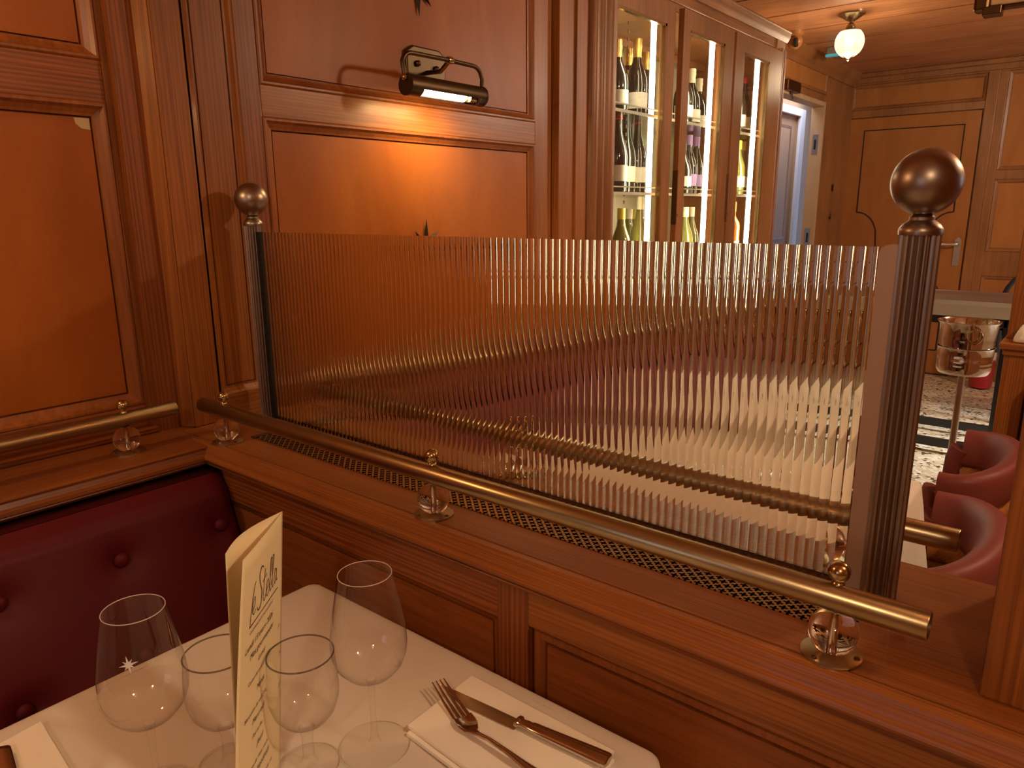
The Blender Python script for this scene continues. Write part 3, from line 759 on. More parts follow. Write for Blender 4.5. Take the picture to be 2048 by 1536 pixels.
dup(c2, (2.20, .68, .75), 'wine glass on the farther table behind the ribbed glass')
def water_glass(loc, label):
    t = thing('water_glass', loc, label, 'water glass', 'short stemmed water glasses')
    bowl = [(.0045, .050), (.014, .0525), (.0245, .059), (.0315, .069), (.0355, .083), (.0362, .094), (.0352, .112), (.0332, .1325)]
    obj('bowl', B().lathe(bowl, n=56, caps=False), M['tumbler'], t, smooth='all', world=False)
    obj('rim', B().tube([(.0332 * math.cos(2 * PI * k / 56), .0332 * math.sin(2 * PI * k / 56), .1328) for k in range(56)], .0009, 6, closed=True), M['rimline'], t, smooth='all', world=False)
    obj('stem', B().lathe([(.0095, .004), (.0085, .006), (.0062, .010), (.0058, .025), (.0060, .038), (.0085, .0465), (.0062, .0490)], n=24, caps=False), M['stemsolid'], t, smooth='all', world=False)
    obj('foot', B().lathe([(0, .0006), (.031, .0006), (.0318, .0012), (.031, .002), (.018, .0035), (.009, .0050), (0, .006)], n=48), M['footglass'], t, smooth=True, world=False)
    obj('foot_rim_glint', B().tube([(.0317 * math.cos(2 * PI * k / 48), .0317 * math.sin(2 * PI * k / 48), .0012) for k in range(48)], .00035, 6, closed=True), M['rim_glint'], t, smooth='all', world=False)  # ring added to draw the bright edge of the foot
    return t
w1 = water_glass((.3712, .5805, .75), 'short water glass in front of the menu')
dup(w1, (.3195, .6480, .75), 'short water glass half hidden behind the left edge of the menu')

# ------------------------------------------------------------------ menu card
mn = thing('menu_card', (.33, .59, .75), 'tall folded cream menu card standing open between the glasses', 'menu')
Fb = Vector((.3456, .5964, .7505)); v_ = Vector((.2744, .2597, .9259)).normalized()
Qf = Vector((.3080, .5836, .9020))                         # a point on the free edge of the front sheet
e1 = Qf + v_ * .097 - (Fb + v_ * .268)
Wd = e1.length; e1.normalize()                             # from the fold to the free edge
HT = .268
cut = -.012
nrm = e1.cross(v_).normalized()
if nrm.dot(EYE - Fb) < 0: nrm = -nrm
def front(u, t):  # u metres from the fold, t metres up the fold
    bow = .004 * math.sin(PI * u / Wd) + .006 * (u / Wd) * (t / HT - .5)
    return Fb + e1 * u + v_ * t + nrm * bow * .3 - e1 * (.006 * (u / Wd) * math.sin(PI * t / HT) * -1)
Bt = Vector((.3345, .6395, .9893))
e2 = Bt - (Fb + v_ * .268); W2 = e2.length; e2.normalize()
def back(u, t):
    k = t / HT; q = u / W2
    e = (e1 * (1 - k * .95) + e2 * (k * .95)).normalized()
    return Fb + e * (q * W2) + v_ * t - nrm * (.012 * math.sin(PI * q) * (.35 + .65 * k)) - nrm * .0006
for nm, fn_, wd_ in (('front_sheet', front, Wd), ('back_sheet', back, W2)):
    b = B(); n, m_ = 16, 16
    vs = [fn_(wd_ * i / n, HT * j / m_) for j in range(m_ + 1) for i in range(n + 1)]
    fs = [(j * (n + 1) + i, j * (n + 1) + i + 1, (j + 1) * (n + 1) + i + 1, (j + 1) * (n + 1) + i) for j in range(m_) for i in range(n)]
    b.add([(p.x, p.y, max(p.z, .7505)) for p in vs], fs)
    o = obj(nm, b, M['paper'], mn, smooth='all', solid=.0004)
# printing: card coordinates (s from the free edge towards the fold 0..1, t metres up)
def card(s, t): return front(Wd * (1 - s), t) + nrm * .0008
logo = []
def stroke(pts, wdt=.00085):
    b = B(); n = len(pts)
    P3 = [card(s, t) for s, t in pts]
    for i in range(n - 1):
        a, c = P3[i], P3[i + 1]; dr_ = (c - a).normalized(); sd = dr_.cross(nrm).normalized() * wdt * .5
        b.add([a - sd - dr_ * wdt * .2, a + sd - dr_ * wdt * .2, c + sd + dr_ * wdt * .2, c - sd + dr_ * wdt * .2], [(0, 1, 2, 3)])
    logo.append(b)
def lp(x, y): # logo units -> card: x 0..10 across, y 0..4 high
    return (.20 + x * .066, HT - .066 + y * .0092)
def spl(ctrl, n=24):
    pts = [Vector((a, b_, 0)) for a, b_ in ctrl]; pts = [pts[0]] + pts + [pts[-1]]; out = []
    for i in range(1, len(pts) - 2):
        p0, p1, p2, p3 = pts[i - 1:i + 3]
        for k in range(8):
            t = k / 8
            q = .5 * ((2 * p1) + (-p0 + p2) * t + (2 * p0 - 5 * p1 + 4 * p2 - p3) * t * t + (-p0 + 3 * p1 - 3 * p2 + p3) * t ** 3)
            out.append((q.x, q.y))
    out.append((pts[-2].x, pts[-2].y)); return [lp(*q) for q in out]
stroke(spl([(0, -.75), (.4, .8), (1.0, 2.6), (1.6, 3.3)]))
stroke(spl([(.7, .5), (1.5, 1.1), (1.5, 1.8), (.95, 1.5), (.75, .6), (1.2, .1), (1.8, .4)]))
stroke(spl([(4.2, 3.8), (3.6, 4.1), (2.9, 3.4), (3.2, 2.4), (3.8, 1.4), (3.5, .2), (2.7, -.1), (2.2, .4)]), .0011)
stroke(spl([(4.9, 3.4), (4.5, 1.6), (4.4, .3), (4.9, .1), (5.2, .5)]))
stroke(spl([(4.0, 2.3), (5.6, 2.6)]))
stroke(spl([(5.3, .6), (6.1, 1.2), (6.1, 1.8), (5.6, 1.5), (5.4, .6), (5.8, .1), (6.4, .5)]))
stroke(spl([(6.5, .6), (7.3, 2.8), (7.4, 3.6), (7.0, 3.4), (6.8, 1.4), (6.9, .2), (7.3, .3)]))
stroke(spl([(7.4, .6), (8.2, 2.8), (8.3, 3.6), (7.9, 3.4), (7.7, 1.4), (7.8, .2), (8.2, .3)]))
stroke(spl([(9.4, 1.4), (8.9, 1.8), (8.5, 1.0), (8.7, .2), (9.2, .5), (9.5, 1.6), (9.4, .4), (9.9, .3)]))
stroke([lp(-.1, -.75), lp(10, -.75)], .0011)
lb = B()
for q in logo: lb.add(q.v, q.f)
obj('logo', lb, M['ink'], mn)
def text_mesh(txt, size, s0, t0, shear=.35, align='LEFT', b=None):
    cu = bpy.data.curves.new('t', 'FONT'); cu.body = txt; cu.size = size; cu.shear = shear; cu.align_x = align; cu.resolution_u = 3
    o = bpy.data.objects.new('t', cu); COL.objects.link(o)
    dg = bpy.context.evaluated_depsgraph_get(); me_ = bpy.data.meshes.new_from_object(o.evaluated_get(dg))
    vs = [card(s0 + v.co.x / Wd, t0 + v.co.y) for v in me_.vertices]
    b.add(vs, [tuple(p.vertices) for p in me_.polygons])
    bpy.data.objects.remove(o); bpy.data.curves.remove(cu); bpy.data.meshes.remove(me_)
tb = B()
for txt, sz, s0, dt in (('CHAMPIGNONS ET MOULES FRITES', .0034, .20, .080), ('Lundi 13 mars 2026', .0078, .12, .094), ('Mes gourmandes', .0078, .22, .105),
                        ('Lundi', .0070, .40, .1165), ('Cuisse de canard confite', .0050, .20, .128), ('19', .0055, .86, .117), ('Mardi', .0070, .38, .143), ('Blanquette de veau, riz', .0050, .14, .158), ('24', .0055, .90, .146),
                        ('Mercredi', .0070, .30, .170), ('Pot au feu', .0055, .30, .183), ('22', .0055, .90, .178), ('Jeudi', .0070, .40, .196), ('Rognons de Veau, sauce', .0050, .17, .210), ('Vendredi', .0075, .40, .221), ('Pave de saumon, riz', .0050, .35, .236)):
    text_mesh(txt, sz, s0, HT - dt, b=tb)
obj('lettering', tb, M['ink'], mn)

# ------------------------------------------------------------------ cutlery and napkins
ZT = .7505
def napkin(name_label, quad, layers, loc):
    t = thing('napkin', loc, name_label, 'napkin', 'folded white napkins')
    for k in range(layers):
        o_ = k * .0045; q = quad
        n, m_ = 18, 12; vs = []; fs = []
        for side in (0, 1):
            for j in range(m_ + 1):
                for i in range(n + 1):
                    u, v = i / n, j / m_
                    p = (Vector(q[0]) * (1 - u) + Vector(q[1]) * u) * (1 - v) + (Vector(q[3]) * (1 - u) + Vector(q[2]) * u) * v
                    ed = min(u, 1 - u, v, 1 - v)
                    wob = .0008 * math.sin(9 * u + 4 * v + k) + .0005 * math.sin(21 * v + 7 * u)
                    z = ZT + o_ + ((.0042 + wob * min(1, ed * 8)) if side else .0002)
                    p2 = p + Vector((0, 0, 0))
                    if k < layers - 1: p2 = p + (Vector(q[0]) - Vector(q[1])) * (-.02) * (0 if True else 1) + Vector((-.006, -.004)) .to_3d() * (layers - 1 - k)
                    vs.append((p2.x, p2.y, z))
        W_ = (n + 1) * (m_ + 1)
        for side in (0, 1):
            for j in range(m_):
                for i in range(n):
                    a = side * W_ + j * (n + 1) + i; fs.append((a, a + 1, a + n + 2, a + n + 1))
        rim = [i for i in range(n + 1)] + [j * (n + 1) + n for j in range(1, m_ + 1)] + [m_ * (n + 1) + i for i in range(n - 1, -1, -1)] + [j * (n + 1) for j in range(m_ - 1, 0, -1)]
        for a, c in zip(rim, rim[1:] + rim[:1]): fs.append((a, c, c + W_, a + W_))
        obj('fold', B().add(vs, fs), M['napkin'], t, smooth=True, angle=50)
    return t
napkin('folded white napkin under the fork and knife', [(.5807, .5382, 0), (.4700, .5350, 0), (.4560, .3360, 0), (.5788, .3336, 0)], 2, (.52, .43, ZT))
napkin('folded white napkin at the left corner of the table', [(.2155, .8667, 0), (.060, .850, 0), (.080, .640, 0), (.198, .665, 0)], 2, (.14, .76, ZT))
ZN = ZT + .0090
kn = thing('knife', (.553, .44, ZN), 'steel table knife with a fluted handle on the right napkin', 'knife')
def blade_mesh(tip, heel, side, wmax, zb):
    tip, heel = Vector((*tip, 0)), Vector((*heel, 0)); ax = (heel - tip); ln = ax.length; ax.normalize(); sd = Vector((-ax.y, ax.x, 0)) * side
    b = B(); n = 24; vs = []
    for i in range(n + 1):
        t = i / n
        spine = .0002 + .0006 * math.sin(PI * t)
        wdt = wmax * min(1, (1.0 - (1 - min(1, t / .55)) ** 2.0)) if t > 0 else .0006
        c = tip + ax * ln * t
        a = c - sd * spine; e = c + sd * wdt
        lift = zb
        vs += [(a.x, a.y, lift + .0018), (e.x, e.y, lift + .0006), (e.x, e.y, lift), (a.x, a.y, lift)]
    fs = []
    for i in range(n):
        for k in range(4):
            l = (k + 1) % 4; fs.append((4 * i + k, 4 * i + l, 4 * i + 4 + l, 4 * i + 4 + k))
    fs += [(0, 1, 2, 3), (4 * n, 4 * n + 3, 4 * n + 2, 4 * n + 1)]
    return b.add(vs, fs)
obj('blade', blade_mesh((.5425, .5545), (.5520, .4375), -1, .0155, ZN + .0002), M['silver'], kn, smooth=True, angle=30)
def handle(p0, p1, prof, zc, flat=.5):
    p0, p1 = Vector((*p0, 0)), Vector((*p1, 0)); ax = (p1 - p0); ln = ax.length; ax.normalize(); sd = Vector((-ax.y, ax.x, 0))
    b = B(); n = 24; vs = []
    for (t, wd_) in prof:
        for k in range(n):
            a = 2 * PI * k / n
            fl = 1 - .07 * (1 if k % 4 == 0 else 0)
            c = p0 + ax * ln * t + sd * wd_ * fl * math.cos(a)
            vs.append((c.x, c.y, zc + wd_ * flat * fl * math.sin(a)))
    m_ = len(prof); fs = []
    for i in range(m_ - 1):
        for k in range(n):
            l = (k + 1) % n; fs.append((i * n + k, i * n + l, i * n + n + l, i * n + n + k))
    fs += [tuple(range(n))[::-1], tuple((m_ - 1) * n + k for k in range(n))]
    return b.add(vs, fs)
obj('handle', handle((.5450, .4380), (.5560, .3260), [(0, .0085), (.03, .0088), (.05, .0060), (.08, .0058), (.11, .0066), (.15, .0062), (.18, .0075), (.4, .0083), (.8, .0100), (.95, .0104), (.99, .0098), (1, .007)], ZN + .0062), M['silver'], kn, smooth=True, angle=30)
fk = thing('fork', (.51, .45, ZN), 'steel dinner fork lying across the knife on the right napkin', 'fork')
# fork: root of the tines, four tines lying over the blade tip
tipm, rootm, neck, end_ = Vector((.5385, .5550)), Vector((.5130, .4920)), Vector((.5070, .4600)), Vector((.4975, .3600))
axf = (rootm - tipm).normalized(); sdf = Vector((-axf.y, axf.x))
ft = B()
for k in range(4):
    o0 = (k - 1.5) * .0049; o1 = (k - 1.5) * .0061
    pts = []
    for i in range(7):
        t = i / 6; c = tipm * (1 - t) + rootm * t + sdf * (o0 * (1 - t) + o1 * t)
        pts.append((c.x, c.y, ZN + .0085 - .0062 * math.sin(PI * .5 * t) + .0005))
    ft.tube(pts, [.0008, .0013, .0015, .0016, .0017, .0018, .0019], 8)
obj('tines', ft, M['silver'], fk, smooth=True)
vs = []; fs = []
sec = [(rootm, .0112, .0030, .0010), (rootm + axf * .008, .0120, .0026, .0011), (rootm + axf * .016, .0112, .0028, .0013), (rootm + axf * .024, .0080, .0045, .0016), (rootm + axf * .030, .0048, .0065, .0019)]
nk = rootm + axf * .034; dirh = (end_ - nk).normalized()
sec += [(nk + dirh * .004, .0035, .0080, .0021), (nk + dirh * .020, .0030, .0098, .0021), (nk + dirh * .045, .0035, .0085, .0019), (nk + dirh * .070, .0052, .0055, .0017), (nk + dirh * .095, .0075, .0032, .0015), (nk + dirh * .110, .0085, .0030, .0014), (nk + dirh * .117, .0070, .0031, .0013), (nk + dirh * .1195, .003, .0032, .001)]
n = 14
for i, (c, wd_, zz, th) in enumerate(sec):
    nx_ = (sec[min(i + 1, len(sec) - 1)][0] - sec[max(i - 1, 0)][0]).normalized(); sd = Vector((-nx_.y, nx_.x))
    for k in range(n):
        a = 2 * PI * k / n; q = c + sd * wd_ * math.cos(a)
        cup = .003 * (math.cos(a) ** 2) if i < 3 else 0
        vs.append((q.x, q.y, ZN + zz + th * math.sin(a) + cup))
for i in range(len(sec) - 1):
    for k in range(n):
        l = (k + 1) % n; fs.append((i * n + k, i * n + l, i * n + n + l, i * n + n + k))
fs += [tuple(range(n))[::-1], tuple((len(sec) - 1) * n + k for k in range(n))]
obj('handle', B().add(vs, fs), M['silver'], fk, smooth=True, angle=60)
k2 = thing('knife', (.15, .78, ZN), 'knife handle just inside the left edge, on the left napkin', 'knife')
obj('handle', handle((.150, .720), (.1690, .8430), [(0, .006), (.1, .0075), (.5, .0085), (.9, .0100), (.97, .0098), (1, .006)], ZN + .006), M['silver'], k2, smooth=True, angle=30)
obj('blade', blade_mesh((.130, .600), (.149, .722), -1, .014, ZN + .0002), M['silver'], k2)

# ------------------------------------------------------------------ picture lamp and stars on the wall
pl = thing('picture_lamp', (1.40, 1.41, 1.68), 'bronze picture lamp with a lit tube bulb on the wall panel', 'wall lamp')
YW = YP + .012
oc = [(-.068, -.028), (-.068, .028), (-.045, .042), (.045, .042), (.068, .028), (.068, -.028), (.045, -.042), (-.045, -.042)]
bpz = obj('back_plate', B().prism([(1.398 + x, 1.672 + z) for x, z in oc], 'y', YW - .012, YW), M['lamp_bronze'], pl, bevel=.004)
for dx, dz in ((-.035, .0), (.030, -.005)): obj('knob', B().sphere((1.398 + dx, YW - .016, 1.672 + dz), .0075, 14, 8), M['bronze_dark'], bpz, smooth=True)
YB = 1.290; zb = 1.608; xa, xb = 1.222, 1.476
arm = [(xa - .004, YB, zb + .004), (xa - .008, YB + .002, zb + .030)] + [(xa - .008 + .030 * (1 - math.cos(a)), YB + .004, zb + .030 + .028 * math.sin(a)) for a in [k * PI / 12 for k in range(1, 7)]]
arm += [(1.36, YB + .006, zb + .060)]
arm2 = [(2 * 1.349 - x, y, z) for x, y, z in arm[:-1]][::-1]
obj('arm', B().tube(arm + arm2, .0052, 12).tube([(1.398, YW - .006, 1.655), (1.385, YB + .05, 1.650), (1.372, YB + .006, zb + .060)], .0055, 10), M['lamp_bronze'], pl, smooth=True)
obj('collar', B().lathe([(.008, -.008), (.009, 0), (.008, .008)], (1.372, YB + .006, zb + .060), 16, axis='x'), M['brass_bright'], pl, smooth=True)
for xk in (xa - .006, xb + .006): obj('knob', B().sphere((xk, YB, zb + .003), .0075, 14, 8), M['brass_bright'], pl, smooth=True)
# shade: open cylinder with a slot below, end discs
rs = .0235; sh = B(); a0, a1 = math.radians(-64), math.radians(203); n = 36
for (x0_, x1_) in ((xa, xb),):
    vs = []
    for rr in (rs, rs - .0015):
        for x in (x0_, x1_):
            for k in range(n + 1):
                a = a0 + (a1 - a0) * k / n; vs.append((x, YB + rr * math.cos(a), zb - .012 + rr * math.sin(a)))
    fs = []
    for r_ in (0, 1):
        o_ = r_ * 2 * (n + 1)
        for k in range(n): fs.append((o_ + k, o_ + k + 1, o_ + n + 2 + k, o_ + n + 1 + k))
    sh.add(vs, fs)
for x in (xa, xb): sh.lathe([(rs + .0008, -.003), (rs + .0008, .003)], (x, YB, zb - .012), 36, axis='x')
sh.prism([(YB + rs * math.cos(a), zb - .012 + rs * math.sin(a)) for a in [math.radians(203 + k * 93 / 8) for k in range(9)]] + [(YB + (rs - .002) * math.cos(a), zb - .012 + (rs - .002) * math.sin(a)) for a in [math.radians(296 - k * 93 / 8) for k in range(9)]], 'x', xa, xa + .035)
sh.prism([(YB + rs * math.cos(a), zb - .012 + rs * math.sin(a)) for a in [math.radians(203 + k * 93 / 8) for k in range(9)]] + [(YB + (rs - .002) * math.cos(a), zb - .012 + (rs - .002) * math.sin(a)) for a in [math.radians(296 - k * 93 / 8) for k in range(9)]], 'x', xb - .022, xb)
obj('shade', sh, M['lamp_bronze'], pl, smooth=True, angle=40)
M['bulb'] = emit('lit_bulb', (1.0, .80, .48), 30)
obj('bulb', B().tube([(xa + .04, YB - .002, zb - .020), (xb - .07, YB - .002, zb - .020)], .0115, 14).sphere((xb - .07, YB - .002, zb - .020), .0115, 14, 8), M['bulb'], pl, smooth=True)
obj('socket', B().lathe([(.011, xb - .05), (.011, xb - .024)], (0, YB - .002, zb - .020), 14, axis='x'), M['brass_bright'], pl, smooth=True)
lamp('picture_lamp_light', ((xa + xb) / 2 + .01, YB + .006, zb - .036), .62, (1.0, .62, .26), kind='AREA', size=(.17, .02), rot=(math.radians(18), 0, 0))
# the sister lamp over the left panel, out of frame
lamp('picture_lamp_light', (-.06, 1.33, 1.72), 4.0, (1.0, .62, .26), radius=.03)
def star(loc, label, rr=.075, spikes=8):
    s = B()
    for k in range(spikes):
        a = 2 * PI * k / spikes + PI / 8 * 0; ln = rr * (1 if k % 2 == 0 else .82)
        p = Vector((math.cos(a + PI / 2), 0, math.sin(a + PI / 2))); q = Vector((-p.z, 0, p.x))
        s.add([Vector((0, -.012, 0)), p * .012 * 1.6 + q * .0105, p * ln + Vector((0, -.004, 0)), p * .012 * 1.6 - q * .0105, Vector((0, 0, 0))], [(0, 1, 2), (0, 2, 3), (4, 2, 1), (4, 3, 2)])
    b = B().add([(v[0] + loc[0], v[1] + loc[1], v[2] + loc[2]) for v in s.v], s.f)
    tag(obj('star_ornament', b, M['star_black']), label, 'ornament', 'dark metal stars on the wall panels')
star((1.383, YW - .003, 1.856), 'dark metal star on the upper wall panel above the picture lamp')
star((1.383, YW - .003, 1.222), 'dark metal star peeking above the ribbed glass on the lower panel')

# ------------------------------------------------------------------ wine cabinet and its bottles
wc = thing('wine_cabinet', (3.0, 1.4, 0), 'built-in lit wine cabinet with three glazed doors', 'cabinet')
YC = 1.385; CX0, CX1 = 2.236, 3.795
YBK = 1.86
b = B().box(CX0, CX0 + .02, YC, YBK, .885, 2.06).box(CX1 - .02, CX1, YC, YBK, .885, 2.06).box(CX0, CX1, YC, YBK, 2.03, 2.06).box(CX0, CX1, YC, YBK, .885, .90)
obj('carcass', b, M['cab'], wc)
obj('back_board', B().box(CX0 + .02, CX1 - .02, YBK - .02, YBK, .90, 2.03), M['mirror_back'], wc)
obj('base', B().box(CX0, CX1, YC - .03, YBK, 0, .885), M['cab'], wc, bevel=.003)
obj('frieze', B().box(2.23, 3.85, 1.376, YBK, 2.06, 2.14), M['cab_x'], wc, bevel=.003)
crw = [(1.44, 2.146), (1.44, 2.096), (1.366, 2.096), (1.360, 2.106), (1.352, 2.118), (1.350, 2.134), (1.346, 2.140), (1.346, 2.146)]
obj('crown', B().prism(crw, 'x', 2.232, 3.85), M['cab_x'], wc, smooth=True, angle=30)
obj('end_column', B().box(3.73, 3.80, 1.37, 1.44, 0, 2.14).box(3.80, 3.85, 1.375, YF, 0, 2.14).lathe([(.018, 0), (.018, 2.06)], (3.765, 1.366, 0), 12).lathe([(.014, 0), (.014, 2.06)], (3.82, 1.37, 0), 12), M['cab'], wc, smooth=True)
for x0, x1 in ((2.655, 2.70), (3.145, 3.205)): obj('post', B().box(x0, x1, 1.388, 1.42, .90, 2.03), M['cab'], wc)
doors = [(2.236, 2.650, 2.243, 2.585), (2.700, 3.140, 2.744, 3.040), (3.207, 3.640, 3.272, 3.545)]
doors = [(2.236, 2.660, 2.243, 2.590, 1.362), (2.685, 3.150, 2.744, 3.055, 1.340), (3.175, 3.725, 3.272, 3.560, 1.340)]
for k, (x0, x1, g0, g1, yf) in enumerate(doors):
    y1_ = yf + .022; zt, zg, z0 = 2.035, 1.968, .885
    b = B().box(x0, g0, yf, y1_, z0, zt).box(g1, x1, yf, y1_, z0, zt).box(g0, g1, yf, y1_, zg, zt).box(g0, g1, yf, y1_, z0, .945)
    dd = obj('door', b, M['cab'], wc)
    obj('glass', B().box(g0, g1, yf + .010, yf + .013, .945, zg), M['pane'], dd)
    obj('bead', B().box(g1 - .012, g1, yf - .003, yf + .01, .945, zg).box(g0, g1, yf - .003, yf + .01, zg - .010, zg), M['brass_bright'], dd)
    if k:
        hx = x0 - .004
        h_ = obj('handle', B().box(x0 - .006, x0 - .001, yf - .004, yf + .020, 1.255, 1.46), M['bronze_dark'], dd, bevel=.002)
        obj('lock', B().lathe([(.004, 0), (.004, .004)], (x0 + .0, yf - .006, 1.29), 10, axis='y'), M['brass_bright'], h_)
    obj('led_strip', B().box(g1 - .008, g1 + .022, y1_ + .030, y1_ + .036, .94, 2.02), M['led'], wc)
    obj('led_strip', B().box(g0 - .05 if k else g0 - .005, g0 - .035 if k else g0 + .002, y1_ + .030, y1_ + .036, .94, 2.02), M['led'], wc)
    obj('led_glow_reflector', B().box(g1 + .026, g1 + .031, y1_ + .037, y1_ + .056, .91, 2.02), M['white'], wc)  # white strip added behind the LED to widen its glow
    s = B()
    for q in range(36): s.box(g1 - .035, g1 - .027, 1.50, 1.503, 1.0 + q * .028, 1.012 + q * .028)
    obj('shelf_standard', s, M['bronze_dark'], wc)
    for zs in (1.660, 1.378, 1.060):
        sfl = obj('shelf', B().box(CX0 + .02 if k == 0 else (x0 - .01), x1 + .01 if k < 2 else CX1 - .02, 1.405, YBK - .02, zs - .012, zs), M['shelfglass'], wc)
        obj('shelf_rail', B().box(CX0 + .02 if k == 0 else (x0 - .01), x1 + .01 if k < 2 else CX1 - .02, 1.398, 1.404, zs + .014, zs + .0185).box(CX0 + .02 if k == 0 else (x0 - .01), x1 + .01 if k < 2 else CX1 - .02, 1.398, 1.404, zs - .012, zs - .002), M['shelfedge'], sfl)

PROT = {}
def bottle(kind, glass, cap, lab, loc, hgt, label):
    key = (kind, glass, cap, lab)
    if key not in PROT:
        t = thing('wine_bottle', loc, label, 'bottle', 'wine bottles in the lit cabinet')
        if kind == 'champ': body = [(.040, 0), (.044, .004), (.044, .13), (.041, .16), (.031, .19), (.020, .215), (.016, .235), (.015, .262), (.017, .265), (.017, .275), (.015, .283), (.016, .29)]
        elif kind == 'burg': body = [(.037, 0), (.040, .004), (.040, .135), (.036, .165), (.026, .195), (.018, .222), (.0150, .245), (.0145, .29), (.0150, .297)]
        else: body = [(.035, 0), (.0375, .004), (.0375, .175), (.034, .195), (.020, .218), (.0150, .232), (.0145, .29), (.0150, .297)]
        obj('bottle_body', B().lathe(body, n=24), M[glass], t, smooth=True, angle=60, world=False)
        cp = [(.0168, .222), (.0160, .26), (.0180, .266), (.0180, .278), (.0165, .286), (.0175, .292), (.0165, .300), (.010, .302)] if kind == 'champ' else [(.0162, .250), (.0160, .296), (.0150, .299), (.006, .3)]
        if cap == 'capred': cp = [(.0170, .272), (.0172, .296), (.0155, .299), (.006, .3)]
        obj('capsule', B().lathe(cp, n=20), M[cap], t, smooth=True, angle=60, world=False)
        if lab:
            rr = {'champ': .0445, 'burg': .0405, 'bord': .038}[kind]; b = B(); n_ = 16
            a0_ = math.radians(150); a1_ = math.radians(340)
            vs = [(rr * math.cos(a0_ + (a1_ - a0_) * i / n_), rr * math.sin(a0_ + (a1_ - a0_) * i / n_), z) for z in (.042, .102) for i in range(n_ + 1)]
            b.add(vs, [(i, i + 1, n_ + 2 + i, n_ + 1 + i) for i in range(n_)])
            obj('label', b, M[lab], t, smooth=True, world=False)
        t.scale = (1, 1, hgt / .30); PROT[key] = t; return t
    return dup(PROT[key], loc, label, scale=(1, 1, hgt / .30))
Z1, Z2, Z3 = 1.6605, 1.3785, 1.0605
rows = [
 ('champ', 'bottle', 'gold', 'label', 2.732, 1.560, Z1, 0.306, 'gold-foil champagne bottle, tallest in the left door, top shelf'),
 ('champ', 'bottle', 'gold', None, 2.801, 1.640, Z1, 0.292, 'gold-foil champagne bottle standing just behind the tallest one'),
 ('champ', 'bottle', 'gold', 'label', 2.548, 1.540, Z1, 0.271, 'gold-foil bottle cut off by the frame of the left cabinet door'),
 ('champ', 'bottle', 'gold', None, 3.089, 1.720, Z1, 0.330, 'gold-foil bottle at the back beside the left light strip'),
 ('burg', 'bottle', 'capred', 'label', 2.755, 1.560, Z2, 0.299, 'red-topped bottle beside the left light strip, middle shelf'),
 ('burg', 'bottle', 'capred', 'label', 2.899, 1.680, Z2, 0.309, 'red-topped bottle at the back of the left middle shelf'),
 ('burg', 'bottle', 'capred', 'label', 2.531, 1.520, Z2, 0.295, 'red-topped bottle against the frame of the left door, middle shelf'),
 ('burg', 'bottle', 'capblack', 'labeltan', 2.638, 1.545, Z2, 0.296, 'black-topped bottle with tan label on the left middle shelf'),
 ('burg', 'bottle_white', 'capyellow', None, 2.538, 1.500, Z3, 0.259, 'yellow-topped olive bottle at far left of the lowest visible shelf'),
 ('burg', 'bottle_white', 'capcream', None, 2.804, 1.620, Z3, 0.256, 'white-topped olive bottle on the lowest shelf of the left door'),
 ('burg', 'bottle_white', 'capcream', 'label', 2.685, 1.500, Z3, 0.303, 'tall cream-topped olive bottle on the lowest shelf near the left light strip'),
 ('burg', 'bottle_white', 'capyellow', None, 2.926, 1.660, Z3, 0.252, 'yellow-topped olive bottle at the back of the lowest left shelf'),
 ('champ', 'bottle', 'capcream', 'label', 3.266, 1.580, Z1, 0.268, 'pale-capped bottle alone at the back of the middle door, top shelf'),
 ('champ', 'bottle', 'gold', 'label', 3.088, 1.530, Z1, 0.259, 'white-labelled bottle cut by the frame of the middle door, top shelf'),
 ('champ', 'bottle', 'capcream', 'label', 3.470, 1.640, Z1, 0.257, 'white-labelled bottle half lost in the middle light strip glare'),
 ('burg', 'bottle', 'capviolet', 'labelviolet', 3.226, 1.560, Z2, 0.262, 'violet-capped bottle with a violet label, left one in the middle door'),
 ('burg', 'bottle', 'capviolet', 'labelviolet', 3.389, 1.600, Z2, 0.269, 'violet-capped bottle nearest the middle light strip'),
 ('burg', 'bottle', 'capblack', 'label', 3.047, 1.500, Z2, 0.215, 'dark bottle with white label against the frame of the middle door'),
 ('burg', 'bottle_white', 'capcream', None, 3.095, 1.500, Z3, 0.261, 'cream-capped olive bottle, left of a pair low in the middle door'),
 ('burg', 'bottle_white', 'capcream', None, 3.219, 1.530, Z3, 0.261, 'cream-capped olive bottle, right of a pair low in the middle door'),
 ('burg', 'bottle', 'capred', 'label', 3.617, 1.500, Z1, 0.273, 'red-topped bottle in front on the right door top shelf'),
 ('burg', 'bottle', 'capred', 'label', 3.759, 1.530, Z1, 0.284, 'red-topped bottle nearest the right light strip, top shelf'),
 ('burg', 'bottle_white', 'capyellow', 'label', 3.604, 1.480, Z2, 0.257, 'yellow-topped bottle in front on the right door middle shelf'),
 ('burg', 'bottle_white', 'capyellow', 'label', 3.760, 1.520, Z2, 0.264, 'yellow-topped bottle nearest the right light strip, middle shelf'),
 ('bord', 'bottle_rose', 'gold', 'label', 3.559, 1.470, Z3, 0.285, 'amber rose bottle low in the right door'),
]
for kind, gl, cp, lb_, bx, by, zs, h_, lab in rows: bottle(kind, gl, cp, lb_, (bx, by, zs), h_, lab)

